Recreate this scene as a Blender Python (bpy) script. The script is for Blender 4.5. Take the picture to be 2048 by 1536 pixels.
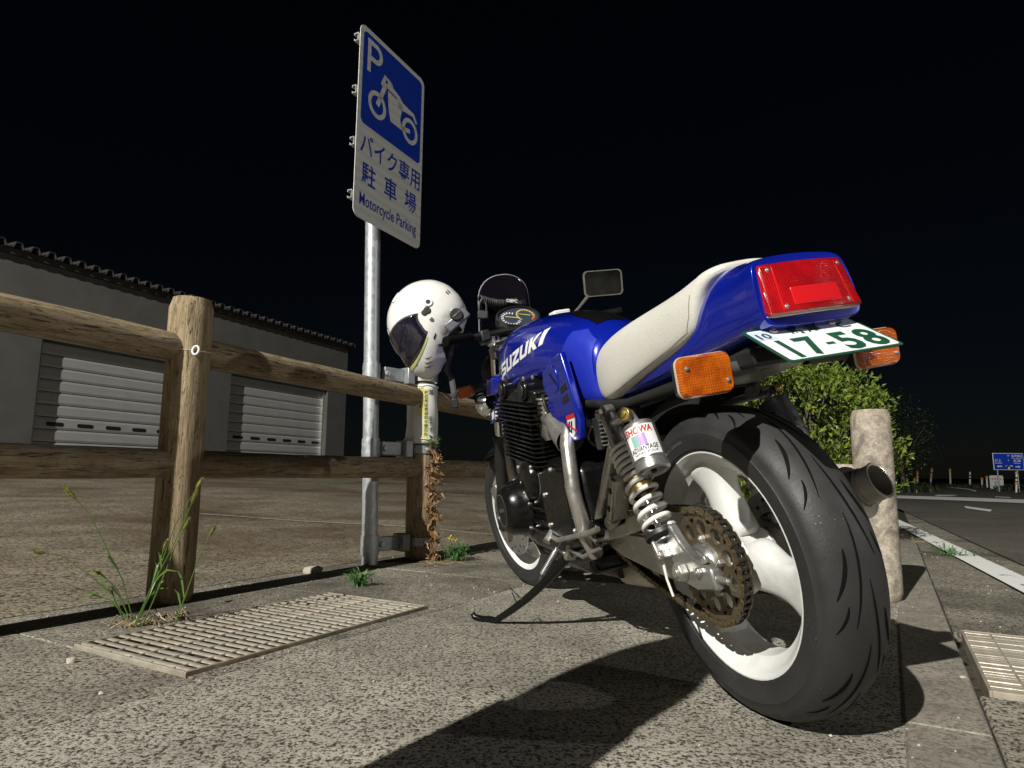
import bpy, bmesh, math, random
from mathutils import Vector, Matrix, Euler, noise
from mathutils.bvhtree import BVHTree
random.seed(7)
for _o in list(bpy.data.objects): bpy.data.objects.remove(_o)
S = bpy.context.scene
COL = S.collection
R = math.radians
# ---------------------------------------------------------------- camera
FPX, HOR, ROLL, HC = 1300.0, 181.0, 0.008, 0.475
PITCH = math.atan2(HOR, FPX)
_r = Vector((1, 0, 0)); _u = Vector((0, -math.sin(PITCH), math.cos(PITCH))); FW = Vector((0, math.cos(PITCH), math.sin(PITCH)))
RT = _r*math.cos(ROLL) + _u*math.sin(ROLL); UP = -_r*math.sin(ROLL) + _u*math.cos(ROLL)
CAM = Vector((0, 0, HC))
cd = bpy.data.cameras.new('camera'); cam = bpy.data.objects.new('camera', cd); COL.objects.link(cam)
cd.sensor_width = 36; cd.lens = FPX/2048*36; cd.clip_start = .02; cd.clip_end = 900
cam.matrix_world = Matrix(((RT.x, UP.x, -FW.x, 0), (RT.y, UP.y, -FW.y, 0), (RT.z, UP.z, -FW.z, HC), (0, 0, 0, 1)))
S.camera = cam
# ---------------------------------------------------------------- night sky, exposure
w = bpy.data.worlds.new('World'); S.world = w; w.use_nodes = True
nt = w.node_tree; bg = nt.nodes['Background']
sky = nt.nodes.new('ShaderNodeTexSky'); sky.sky_type = 'NISHITA'; sky.sun_disc = False
sky.sun_elevation = R(36); sky.sun_rotation = R(212); sky.dust_density = .3; sky.ozone_density = 4
nt.links.new(sky.outputs[0], bg.inputs[0]); bg.inputs[1].default_value = 0.0006
S.view_settings.view_transform = 'Standard'; S.view_settings.look = 'None'
S.view_settings.exposure = 0; S.view_settings.gamma = 1; S.view_settings.use_curve_mapping = False
# the only strong light is the tall car-park lamp (its own builder, lamp_post, below): foot and height
LAMP = Vector((-11.5, -15.4, 14.6)); LAMP_W = 43000.0

# ---------------------------------------------------------------- helpers
def ray(px, py): return RT*((px-1024)/FPX) + UP*(-(py-768)/FPX) + FW
def gnd(px, py, z=0.0):
    d = ray(px, py); return CAM + d*((z-HC)/d.z)
def atY(px, py, Y):
    d = ray(px, py); return CAM + d*(Y/d.y)

def basis(ax):
    ax = Vector(ax).normalized()
    t = Vector((0, 0, 1)) if abs(ax.z) < .9 else Vector((1, 0, 0))
    a = t.cross(ax).normalized(); return a, ax.cross(a), ax

class MB:
    def __init__(s): s.v = []; s.f = []
    def add(s, vs, fs):
        o = len(s.v); s.v += [tuple(p) for p in vs]; s.f += [tuple(i+o for i in f) for f in fs]; return s
    def box(s, c, size, rot=None):
        c = Vector(c); x, y, z = [d/2 for d in size]
        vs = [Vector((i*x, j*y, k*z)) for i in (-1, 1) for j in (-1, 1) for k in (-1, 1)]
        if rot is not None: vs = [rot @ p for p in vs]
        return s.add([c+p for p in vs], [(0, 1, 3, 2), (4, 6, 7, 5), (0, 4, 5, 1), (2, 3, 7, 6), (0, 2, 6, 4), (1, 5, 7, 3)])
    def bar(s, p0, p1, wd, ht, up=(0, 0, 1)):
        p0 = Vector(p0); p1 = Vector(p1); d = p1-p0; L = d.length; d.normalize()
        sd = d.cross(Vector(up)).normalized(); u = sd.cross(d)
        m = Matrix((d, sd, u)).transposed()
        return s.box((p0+p1)/2, (L, wd, ht), m)
    def ring(s, c, a, b, r, n, ph=0): return [Vector(c)+a*(r*math.cos(ph+2*math.pi*i/n))+b*(r*math.sin(ph+2*math.pi*i/n)) for i in range(n)]
    def loft(s, rings, caps=True, closed=True, wrap=False):
        n = len(rings[0]); vs = [p for r in rings for p in r]; fs = []
        m = len(rings); mm = m if wrap else m-1
        for i in range(mm):
            i2 = (i+1) % m
            for j in range(n if closed else n-1):
                k = (j+1) % n; fs.append((i*n+j, i*n+k, i2*n+k, i2*n+j))
        if caps and not wrap:
            fs.append(tuple(range(n-1, -1, -1))); fs.append(tuple((m-1)*n+j for j in range(n)))
        return s.add(vs, fs)
    def cyl(s, p0, p1, r0, r1=None, n=16, caps=True):
        p0 = Vector(p0); p1 = Vector(p1); r1 = r0 if r1 is None else r1
        a, b, _ = basis(p1-p0)
        return s.loft([s.ring(p0, a, b, r0, n), s.ring(p1, a, b, r1, n)], caps)
    def tube(s, pts, r, n=8, wrap=False, caps=True):
        pts = [Vector(p) for p in pts]; m = len(pts); rr = r if isinstance(r, (list, tuple)) else [r]*m
        tg = []
        for i in range(m):
            if wrap: t = pts[(i+1) % m]-pts[i-1]
            else: t = pts[min(i+1, m-1)]-pts[max(i-1, 0)]
            tg.append(t.normalized())
        a, b, _ = basis(tg[0]); rings = []
        for i in range(m):
            if i:
                a = (a - tg[i]*a.dot(tg[i]))
                a = a.normalized() if a.length > 1e-6 else basis(tg[i])[0]
                b = tg[i].cross(a)
            rings.append(s.ring(pts[i], a, b, rr[i], n))
        return s.loft(rings, caps, True, wrap)
    def lathe(s, prof, o, ax, n=32, closed=False, caps=False, a0=0, a1=None):
        """prof: (radius, along-axis)"""
        a, b, d = basis(ax); o = Vector(o); full = a1 is None; k = n if full else n+1
        sp = 2*math.pi if full else a1-a0
        rings = []
        for i in range(k):
            t = a0+sp*i/n; e = a*math.cos(t)+b*math.sin(t)
            rings.append([o+e*r+d*h for r, h in prof])
        return s.loft(rings, caps and not full, closed, full)
    def prism(s, poly, fn, t0, t1):
        """poly 2d points; fn(u,v,t)->3d"""
        n = len(poly)
        vs = [fn(u, v, t0) for u, v in poly]+[fn(u, v, t1) for u, v in poly]
        return s.add(vs, [tuple(range(n-1, -1, -1)), tuple(range(n, 2*n))]+[(i, (i+1) % n, n+(i+1) % n, n+i) for i in range(n)])
    def ell(s, c, r, n=16, m=10, rot=None):
        c = Vector(c); rings = []
        for i in range(m+1):
            t = math.pi*(i/m); z = math.cos(t); q = max(math.sin(t), 1e-3)
            rg = [Vector((r[0]*q*math.cos(2*math.pi*j/n), r[1]*q*math.sin(2*math.pi*j/n), -r[2]*z)) for j in range(n)]
            if rot is not None: rg = [rot @ p for p in rg]
            rings.append([c+p for p in rg])
        return s.loft(rings, True)
    def mesh(s, name):
        me = bpy.data.meshes.new(name); me.from_pydata(s.v, [], s.f); me.update()
        bm = bmesh.new(); bm.from_mesh(me); bmesh.ops.recalc_face_normals(bm, faces=bm.faces); bm.to_mesh(me); bm.free()
        return me
    def build(s, name, mt, parent=None, smooth=38, bevel=0, seg=2, sub=0, mesh=None):
        me = mesh or s.mesh(name)
        if mt is not None: me.materials.append(mt)
        return link(name, me, parent, smooth, bevel, seg, sub)

def link(name, me, parent=None, smooth=38, bevel=0, seg=2, sub=0):
    if smooth is not None and len(me.polygons):
        me.polygons.foreach_set('use_smooth', [True]*len(me.polygons))
        if smooth < 180: me.set_sharp_from_angle(angle=R(smooth))
    o = bpy.data.objects.new(name, me); COL.objects.link(o)
    if parent is not None: o.parent = parent
    if bevel:
        b = o.modifiers.new('bevel', 'BEVEL'); b.width = bevel; b.segments = seg; b.limit_method = 'ANGLE'; b.angle_limit = R(35)
    if sub:
        q = o.modifiers.new('sub', 'SUBSURF'); q.levels = sub; q.render_levels = sub
    return o

def empty(name, loc=(0, 0, 0), mw=None):
    o = bpy.data.objects.new(name, None); COL.objects.link(o); o.empty_display_size = .1
    if mw is not None: o.matrix_world = mw
    else: o.location = loc
    return o
def tag(o, label=None, cat=None, group=None, kind=None):
    if label: o['label'] = label
    if cat: o['category'] = cat
    if group: o['group'] = group
    if kind: o['kind'] = kind
    return o
def cp(src, parent, mat=None, loc=None):
    c = src.copy(); COL.objects.link(c); c.parent = parent
    for k in ('label', 'category', 'group', 'kind'):
        if k in c.keys() and parent is not None: del c[k]
    if mat is not None: c.matrix_local = mat
    elif loc is not None: c.location = loc
    return c
def copy_tree(o, parent=None):
    c = o.copy(); COL.objects.link(c); c.parent = parent
    for ch in o.children: copy_tree(ch, c)
    return c

# ---------------------------------------------------------------- materials
def nn(t, k, **kw):
    n = t.nodes.new(k)
    for a, b in kw.items(): setattr(n, a, b)
    return n
def ramp(t, fac, stops, interp='LINEAR'):
    r = nn(t, 'ShaderNodeValToRGB'); r.color_ramp.interpolation = interp
    el = r.color_ramp.elements
    while len(el) < len(stops): el.new(.5)
    for e, (p, c) in zip(el, stops):
        e.position = p; e.color = (*c, 1) if len(c) == 3 else c
    t.links.new(fac, r.inputs[0]); return r.outputs[0]
def noise_tex(t, sc, detail=4, rough=.55, vec=None, dist=0):
    n = nn(t, 'ShaderNodeTexNoise'); n.inputs['Scale'].default_value = sc; n.inputs['Detail'].default_value = detail
    n.inputs['Roughness'].default_value = rough; n.inputs['Distortion'].default_value = dist
    if vec is not None: t.links.new(vec, n.inputs['Vector'])
    return n.outputs['Fac']
def mixc(t, fac, a, b, mode='MIX'):
    m = nn(t, 'ShaderNodeMix', data_type='RGBA', blend_type=mode)
    for i, s_ in ((0, fac), (6, a), (7, b)):
        if hasattr(s_, 'is_output'): t.links.new(s_, m.inputs[i])
        elif i == 0: m.inputs[0].default_value = s_
        else: m.inputs[i].default_value = (*s_, 1)
    return m.outputs[2]
def maprange(t, v, a, b, c=0., d=1.):
    m = nn(t, 'ShaderNodeMapRange'); t.links.new(v, m.inputs[0])
    for i, x in enumerate((a, b, c, d)): m.inputs[i+1].default_value = x
    return m.outputs[0]
def bump(t, h, strength, dist, prev=None):
    b = nn(t, 'ShaderNodeBump'); b.inputs['Strength'].default_value = strength; b.inputs['Distance'].default_value = dist
    t.links.new(h, b.inputs['Height'])
    if prev is not None: t.links.new(prev, b.inputs['Normal'])
    return b.outputs[0]
def newmat(name):
    m = bpy.data.materials.new(name); m.use_nodes = True; t = m.node_tree
    return m, t, t.nodes['Principled BSDF']
def objco(t, scale=None):
    c = nn(t, 'ShaderNodeTexCoord').outputs['Object']
    if scale:
        mp = nn(t, 'ShaderNodeMapping'); mp.inputs['Scale'].default_value = scale; t.links.new(c, mp.inputs[0]); return mp.outputs[0]
    return c
def mat(name, base, rough=.5, metal=0., var=.18, vs=14, bmp=0., bs=120, coat=0., dirt=None, dirt_amt=.5, ior=1.5, rv=.12, spec=None):
    m, t, p = newmat(name); co = objco(t)
    n1 = noise_tex(t, vs, 5, .6, co)
    lo = tuple(max(0, c*(1-var)) for c in base); hi = tuple(min(1, c*(1+var)) for c in base)
    c = ramp(t, n1, [(.3, lo), (.7, hi)])
    if dirt:
        n2 = noise_tex(t, vs*.35, 6, .7, co, .4)
        c = mixc(t, maprange(t, n2, .48, .72, 0, dirt_amt), c, dirt)
    t.links.new(c, p.inputs['Base Color'])
    t.links.new(maprange(t, noise_tex(t, vs*2.3, 4, .6, co), .3, .7, max(.02, rough-rv), min(1, rough+rv)), p.inputs['Roughness'])
    p.inputs['Metallic'].default_value = metal; p.inputs['IOR'].default_value = ior
    p.inputs['Coat Weight'].default_value = coat; p.inputs['Coat Roughness'].default_value = .05
    if spec is not None: p.inputs['Specular IOR Level'].default_value = spec
    if bmp: t.links.new(bump(t, noise_tex(t, bs, 4, .6, co), bmp, .002), p.inputs['Normal'])
    return m

def flat(name, base, rough=.5, **k): return mat(name, base, rough, var=k.pop('var', .06), **k)

# colours are plain surface albedos
MT = {}
def aggregate(name, light, dark, fine, stain, stain_amt, bumpv=.6, stain_scale=.9, thr=(.42, .58)):
    m, t, p = newmat(name); co = objco(t)
    a = noise_tex(t, fine, 5, .72, co, .15); b = noise_tex(t, fine*.33, 3, .6, co)
    v = nn(t, 'ShaderNodeTexVoronoi'); v.inputs['Scale'].default_value = fine*1.5; t.links.new(co, v.inputs['Vector'])
    mth = nn(t, 'ShaderNodeMath', operation='ADD'); t.links.new(a, mth.inputs[0]); t.links.new(maprange(t, b, 0, 1, -.13, .13), mth.inputs[1])
    mt2 = nn(t, 'ShaderNodeMath', operation='ADD'); t.links.new(mth.outputs[0], mt2.inputs[0]); t.links.new(maprange(t, v.outputs['Distance'], 0, .6, -.05, .06), mt2.inputs[1])
    c = ramp(t, mt2.outputs[0], [(thr[0], dark), (.5, tuple((x+y)*.5 for x, y in zip(dark, light))), (thr[1], light)])
    big = noise_tex(t, stain_scale, 7, .62, co, .5)
    c = mixc(t, maprange(t, big, .46, .62, 0, stain_amt), c, stain)
    big2 = noise_tex(t, stain_scale*4, 5, .6, co)
    c = mixc(t, maprange(t, big2, .38, .72, 0, .42), c, tuple(x*.55 for x in dark))
    # scattered pale grains
    sp = noise_tex(t, fine*1.1, 1, .5, co)
    c = mixc(t, maprange(t, sp, .76, .80, 0, .8), c, tuple(min(1, x*1.5) for x in light))
    t.links.new(c, p.inputs['Base Color']); p.inputs['Roughness'].default_value = .82
    p.inputs['Specular IOR Level'].default_value = .3
    t.links.new(bump(t, mt2.outputs[0], bumpv, .006), p.inputs['Normal'])
    return m
MT['pave'] = aggregate('exposed_aggregate', (.52, .478, .395), (.045, .041, .033), 108, (.11, .096, .073), .5, .8, .75, (.468, .575))
MT['gutter'] = aggregate('weathered_gutter_concrete', (.40, .36, .29), (.038, .034, .027), 100, (.062, .053, .039), .74, .7, 1.1, (.46, .60))
MT['lot'] = aggregate('worn_lot_asphalt', (.34, .29, .21), (.030, .025, .018), 60, (.085, .05, .024), .75, .6, .6, (.46, .62))
MT['road'] = aggregate('road_asphalt', (.16, .145, .12), (.05, .045, .038), 110, (.075, .066, .054), .5, .5, .35)
MT['land'] = aggregate('far_land', (.07, .06, .04), (.02, .02, .012), 20, (.03, .03, .015), .6)
MT['smooth_conc'] = aggregate('smooth_border_concrete', (.33, .30, .25), (.13, .12, .098), 100, (.15, .13, .10), .4, .25, 2)

def linepaint():
    m, t, p = newmat('worn_road_paint'); co = objco(t)
    c = mixc(t, maprange(t, noise_tex(t, 9, 8, .7, co, .6), .58, .66), (.80, .80, .77), (.09, .08, .07))
    t.links.new(c, p.inputs['Base Color']); p.inputs['Roughness'].default_value = .7
    t.links.new(bump(t, noise_tex(t, 120, 3, .6, co), .4, .003), p.inputs['Normal']); return m
MT['line'] = linepaint()

def wood(name, light, dark, axis, lichen=None, la=.3):
    """weathered log; grain runs along the object's local axis"""
    m, t, p = newmat(name)
    sc = [16, 16, 16]; sc[axis] = 1.6
    co = objco(t, tuple(sc)); co1 = objco(t)
    g = noise_tex(t, 2.4, 7, .68, co, 1.2)
    c = ramp(t, g, [(.30, dark), (.5, tuple((a+b)/2 for a, b in zip(light, dark))), (.68, light)])
    crack = noise_tex(t, 5.5, 3, .5, co, 2.2)
    ck = maprange(t, crack, .60, .66, 0, .85)
    c = mixc(t, ck, c, tuple(x*.25 for x in dark))
    if lichen: c = mixc(t, maprange(t, noise_tex(t, 16, 6, .7, co1), .5, .66, 0, la), c, lichen)
    c = mixc(t, maprange(t, noise_tex(t, 70, 3, .6, co1), .62, .7, 0, .5), c, tuple(x*.4 for x in dark))
    t.links.new(c, p.inputs['Base Color']); p.inputs['Roughness'].default_value = .78; p.inputs['Specular IOR Level'].default_value = .3
    inv = nn(t, 'ShaderNodeMath', operation='SUBTRACT'); t.links.new(g, inv.inputs[0]); t.links.new(ck, inv.inputs[1])
    t.links.new(bump(t, inv.outputs[0], .75, .008), p.inputs['Normal']); return m
MT['wood_z'] = wood('weathered_post_wood', (.46, .36, .22), (.17, .115, .062), 2, (.30, .27, .20), .3)
MT['wood_x'] = wood('weathered_rail_wood', (.40, .31, .19), (.13, .09, .05), 0, (.34, .31, .24), .45)
MT['conc_post'] = aggregate('peeling_concrete', (.54, .47, .38), (.34, .29, .22), 60, (.17, .14, .115), .85, .5, 13, (.40, .60))
def galv():
    m, t, p = newmat('galvanised_steel'); co = objco(t)
    v = nn(t, 'ShaderNodeTexVoronoi'); v.inputs['Scale'].default_value = 26; t.links.new(co, v.inputs['Vector'])
    n = noise_tex(t, 18, 6, .7, co, 1.)
    c = ramp(t, n, [(.35, (.36, .38, .40)), (.62, (.52, .54, .56)), (.75, (.70, .71, .72))])
    t.links.new(c, p.inputs['Base Color']); p.inputs['Metallic'].default_value = .55
    t.links.new(maprange(t, n, .3, .7, .36, .6), p.inputs['Roughness'])
    t.links.new(bump(t, n, .12, .002), p.inputs['Normal']); return m
MT['galv'] = galv()
MT['galv_dull'] = mat('dull_zinc', (.36, .38, .40), .5, .6, .15, 30)
MT['alu'] = mat('bare_aluminium', (.62, .62, .60), .38, .9, .12, 40)
def sheet(name, base):
    m, t, p = newmat(name); co = objco(t)
    wv = nn(t, 'ShaderNodeTexWave'); wv.inputs['Scale'].default_value = 6; wv.inputs['Distortion'].default_value = 2.0; wv.bands_direction = 'Z'
    t.links.new(co, wv.inputs['Vector'])
    c = ramp(t, wv.outputs['Fac'], [(.2, tuple(x*.9 for x in base)), (.8, base)])
    t.links.new(c, p.inputs['Base Color']); p.inputs['Roughness'].default_value = .34; return m
MT['sign_white'] = sheet('reflective_white_sheet', (.82, .82, .80)); MT['sign_blue'] = sheet('reflective_blue_sheet', (.012, .055, .52))
MT['ink_blue'] = flat('blue_lettering', (.012, .045, .42), .4)
MT['rust'] = mat('rusty_grate_steel', (.50, .46, .38), .45, .45, .3, 9, .4, 90, dirt=(.30, .185, .09), dirt_amt=.8)
MT['wall'] = mat('grey_render_wall', (.105, .10, .092), .85, 0, .12, 2, .3, 40)
MT['wall_low'] = mat('pillar_base_paint', (.15, .145, .135), .85, 0, .12, 2)
MT['shutter'] = mat('steel_shutter', (.44, .44, .425), .45, .2, .08, 2)
MT['roofmetal'] = mat('roof_sheet', (.06, .058, .056), .5, .3, .15, 3)
MT['black'] = flat('black_void', (.01, .01, .01), .6)
MT['white'] = flat('white_plastic', (.78, .78, .76), .35)
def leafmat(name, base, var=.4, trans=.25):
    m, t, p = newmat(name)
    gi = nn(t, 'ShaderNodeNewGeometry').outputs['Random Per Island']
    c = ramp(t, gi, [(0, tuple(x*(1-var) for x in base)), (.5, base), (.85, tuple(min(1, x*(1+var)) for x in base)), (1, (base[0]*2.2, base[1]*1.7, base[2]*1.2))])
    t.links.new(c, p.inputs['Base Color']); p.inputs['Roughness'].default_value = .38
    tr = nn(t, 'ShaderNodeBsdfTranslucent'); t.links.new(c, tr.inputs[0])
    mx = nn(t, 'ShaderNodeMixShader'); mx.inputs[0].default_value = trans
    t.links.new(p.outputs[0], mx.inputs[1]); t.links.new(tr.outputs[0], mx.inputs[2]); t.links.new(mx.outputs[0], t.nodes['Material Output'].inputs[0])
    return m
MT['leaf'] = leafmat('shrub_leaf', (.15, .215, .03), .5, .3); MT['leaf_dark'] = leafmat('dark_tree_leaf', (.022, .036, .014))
MT['grass'] = leafmat('grass_blade', (.11, .20, .04)); MT['weed'] = leafmat('weed_leaf', (.08, .19, .05))
MT['straw'] = leafmat('dry_grass', (.36, .29, .17), .3); MT['dryvine'] = leafmat('dried_vine_leaf', (.27, .16, .08), .35)
MT['seed'] = leafmat('foxtail_bristle', (.36, .38, .12), .3)
MT['bark'] = mat('twig_bark', (.12, .09, .06), .8, 0, .3, 30, .5, 60)

# ---------------------------------------------------------------- text helper
def text_mesh(body, size, ext=0.0, bold=0.0, space=1.0, align='LEFT', shear=0.0):
    cu = bpy.data.curves.new('t', 'FONT'); cu.body = body; cu.size = size; cu.extrude = ext; cu.offset = bold
    cu.space_character = space; cu.align_x = align; cu.shear = shear; cu.resolution_u = 3; cu.fill_mode = 'FRONT' if ext == 0 else 'BOTH'
    o = bpy.data.objects.new('t', cu); COL.objects.link(o)
    dg = bpy.context.evaluated_depsgraph_get(); dg.update()
    me = bpy.data.meshes.new_from_object(o.evaluated_get(dg))
    bpy.data.objects.remove(o); bpy.data.curves.remove(cu); return me
def fit_text(body, w_, h_, ext=0.0, bold=0.0, shear=0.0):
    """text scaled into a w x h box with its lower left corner at the origin"""
    me = text_mesh(body, 1.0, 0, bold, shear=shear)
    xs = [v.co.x for v in me.vertices]; ys = [v.co.y for v in me.vertices]
    if not xs: return me
    x0, x1, y0, y1 = min(xs), max(xs), min(ys), max(ys)
    for v in me.vertices: v.co = Vector(((v.co.x-x0)/(x1-x0)*w_, (v.co.y-y0)/(y1-y0)*h_, 0))
    return me
def flat_text(name, body, box, frame, mt, parent, bold=0., shear=0.):
    """box=(x,y,w,h) in the frame's plane; frame: 4x4 matrix"""
    me = fit_text(body, box[2], box[3], 0, bold, shear)
    me.transform(frame @ Matrix.Translation((box[0], box[1], 0))); me.materials.append(mt)
    return link(name, me, parent, None)
def poly_mesh(polys):
    """flat (x,y) polygons -> mesh in z=0"""
    bm = bmesh.new()
    for pl in polys: bm.faces.new([bm.verts.new((x, y, 0)) for x, y in pl])
    bmesh.ops.recalc_face_normals(bm, faces=bm.faces); bmesh.ops.triangulate(bm, faces=bm.faces)
    me = bpy.data.meshes.new('p'); bm.to_mesh(me); bm.free(); return me
def rrect(x0, y0, x1, y1, r, n=5):
    out = []
    for cx, cy, a in ((x1-r, y0+r, -90), (x1-r, y1-r, 0), (x0+r, y1-r, 90), (x0+r, y0+r, 180)):
        for i in range(n+1):
            t = R(a+90*i/n); out.append((cx+r*math.cos(t), cy+r*math.sin(t)))
    return out
def circ2(cx, cy, r, n=20, ry=None): return [(cx+r*math.cos(2*math.pi*i/n), cy+(ry or r)*math.sin(2*math.pi*i/n)) for i in range(n)]
def annulus(cx, cy, r0, r1, n=28, a0=0, a1=360):
    q = []
    for i in range(n):
        t0 = R(a0+(a1-a0)*i/n); t1 = R(a0+(a1-a0)*(i+1)/n)
        q.append([(cx+r0*math.cos(t0), cy+r0*math.sin(t0)), (cx+r1*math.cos(t0), cy+r1*math.sin(t0)), (cx+r1*math.cos(t1), cy+r1*math.sin(t1)), (cx+r0*math.cos(t1), cy+r0*math.sin(t1))])
    return q
# ================================================================ SETTING
AZ = R(30); EU = Vector((math.sin(AZ), math.cos(AZ), 0)); EV = Vector((math.cos(AZ), -math.sin(AZ), 0))
def uv(u, v, z=0.0): return EU*u + EV*v + Vector((0, 0, z))
UVM = Matrix((EU, EV, Vector((0, 0, 1)))).transposed()     # columns along, across, up
def sheet_obj(name, pts, z, mt, kind='structure'):
    o = MB().add([(p[0], p[1], z) for p in pts], [tuple(range(len(pts)))]).build(name, mt, None, None); return tag(o, kind=kind)
sheet_obj('ground', [(-400, -400), (400, -400), (400, 400), (-400, 400)], -.03, MT['land'])
# exposed aggregate pavement under the motorcycle
sheet_obj('pavement', [uv(-8, -1.3995), uv(-8, .02), uv(24, .02), uv(24, -1.3995)], 0, MT['pave'])
# gutter slabs along the fence, joints left open
gut = tag(empty('drain_gutter'), kind='structure')
GL, GR_ = -2.52, -1.402
def slab(u0, u1, v0, v1, nm='slab', z=0.0, par=None, mt=None):
    b = MB(); b.box(uv((u0+u1)/2, (v0+v1)/2, z-.02), (u1-u0, v1-v0, .04), UVM); return b.build(nm, mt or MT['gutter'], par or gut, None, .004, 1)
GU0, GU1, GV0, GV1 = 1.01, 1.94, -1.955, -1.462            # grate opening
slab(-6, -1.2, GL, GR_); slab(-1.192, GU0-.004, GL, GR_)
slab(GU0-.002, GU1+.002, GL, GV0-.004); slab(GU0-.002, GU1+.002, GV1+.004, GR_)
slab(GU1+.004, 2.62, GL, GR_); slab(2.628, 4.7, GL, GR_); slab(4.708, 6.9, GL, GR_); slab(6.908, 24, GL, GR_); 
slab(GU0, GU1, GV0, GV1, 'slab', -.05, gut, MT['black'])  # black sheet standing in for the darkness of the pit below the grate
# smooth border strip and the brown roadside strip
brd = tag(empty('border_strip'), kind='structure')
for a_, b_ in ((-6, .6), (.603, 1.55), (1.553, 2.75), (2.753, 4.6), (4.603, 8)): slab(a_, b_, -.006, .135, 'slab', .004, brd, MT['smooth_conc'])
RG = (1.846, 2.52, .16, .62)
rs = tag(empty('roadside_strip'), kind='structure')
slab(-6, RG[0]-.006, .141, 1.6, 'slab', -.002, rs); slab(RG[1]+.006, 16, .141, 1.6, 'slab', -.002, rs); slab(RG[0]-.004, RG[1]+.004, RG[3]+.006, 1.6, 'slab', -.002, rs)
slab(RG[0], RG[1], RG[2], RG[3], 'slab', -.05, rs, MT['black'])  # same under the road grate: pit shade given as a black sheet
# road: asphalt right of the white line, running to the junction
li = [gnd(2048, 1190), gnd(1900, 1110), gnd(1785, 1048)]; lo_ = [gnd(2048, 1165), gnd(1900, 1098), gnd(1783, 1035)]
d0 = (li[2]-li[0]).normalized(); nrm = Vector((d0.y, -d0.x, 0))
pA = li[0]-d0*8; pB = li[0]+d0*60
sheet_obj('road', [pA, pA+nrm*16, pB+nrm*60, pB+nrm*2], .006, MT['road'])
LW = .135
b = MB(); N = 40
tr = [li[0]-d0*7+d0*(i*.5) for i in range(N)]
b.loft([[p+Vector((0, 0, .010)), p+nrm*LW+Vector((0, 0, .010))] for p in tr], False, False)
tag(b.build('edge_line', MT['line'], None, None), kind='structure')
def ground_strip(name, top, bot, z=.012):
    b = MB(); b.loft([[gnd(*p, z), gnd(*q, z)] for p, q in zip(top, bot)], False, False); return tag(b.build(name, MT['line'], None, None), kind='structure')
ground_strip('junction_line', [(1700, 989), (1800, 991), (1870, 993), (1950, 995.5), (2048, 999), (2200, 1004)], [(1700, 994), (1800, 996.5), (1870, 999), (1950, 1002), (2048, 1006), (2200, 1013)])
ground_strip('lane_dash', [(1928, 1012), (1984, 1019.5)], [(1932, 1016), (1980, 1023)])
ground_strip('far_line', [(1850, 972), (1900, 974), (1935, 977), (1953, 981)], [(1850, 973.2), (1900, 975.5), (1935, 979), (1952, 983.5)])
ground_strip('far_line', [(1875, 989.5), (1915, 990)], [(1868, 992), (1905, 992)])
ground_strip('far_line', [(1990, 992.5), (2022, 994.5)], [(1990, 994), (2020, 996)])
# grass verge beyond the junction (stuff)
def blades(b, c, n, spread, h, lean=.35, wd=.006):
    for _ in range(n):
        a = random.uniform(0, 6.283); r = spread*math.sqrt(random.random()); p = Vector(c)+Vector((r*math.cos(a), r*math.sin(a), 0))
        t = random.uniform(0, 6.283); hh = h*random.uniform(.5, 1.1); ln = lean*random.random()*hh
        d = Vector((math.cos(t), math.sin(t), 0)); sd = Vector((-d.y, d.x, 0))*wd*random.uniform(.6, 1.2)
        q = p+d*ln*.35+Vector((0, 0, hh*.55)); e = p+d*ln+Vector((0, 0, hh))
        b.add([p-sd, p+sd, q+sd*.8, q-sd*.8, e], [(0, 1, 2, 3), (3, 2, 4)])
vb = MB()
for i in range(900):
    px = random.uniform(1780, 2110); py = random.uniform(974, 983)
    if 1868 < px < 1990 and py > 976: continue
    blades(vb, gnd(px, py), 3, .25, .22, .5, .03)
for i in range(260):
    px = random.uniform(1782, 1860); py = random.uniform(970, 986); blades(vb, gnd(px, py), 4, .2, .28, .5, .02)
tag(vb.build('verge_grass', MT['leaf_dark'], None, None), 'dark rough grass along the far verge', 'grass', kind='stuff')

# ---- car park beyond the fence, rising gently to the garages
lotM = MB()
NV, NU = 12, 30
def lotz(v): return .002+max(0, min(1, (-v-3.2)/9.5))*.44
lotM.loft([[uv(-10+60*j/NU, v, lotz(v)) for j in range(NU+1)] for v in [-2.515-(.0 if i == 0 else .25*i**1.75) for i in range(NV)]+[-40]], False, False)
tag(lotM.build('car_park', MT['lot'], None, None), kind='structure')
def lot_at(px, py):
    z = 0.
    for _ in range(12):
        p = gnd(px, py, z); z = lotz(p.x*EV.x+p.y*EV.y)
    return Vector((p.x, p.y, z))
b = MB(); b.loft([[lot_at(x, y)+Vector((0, 0, .005)), lot_at(x, y+1.6)+Vector((0, 0, .005))] for x, y in ((300, 1019), (430, 1029), (600, 1042), (720, 1048), (830, 1054), (900, 1061), (990, 1070), (1100, 1078))], False, False)
tag(b.build('bay_line', flat('faded_bay_paint', (.30, .27, .20), .8, var=.6), None, None), kind='structure')

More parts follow.
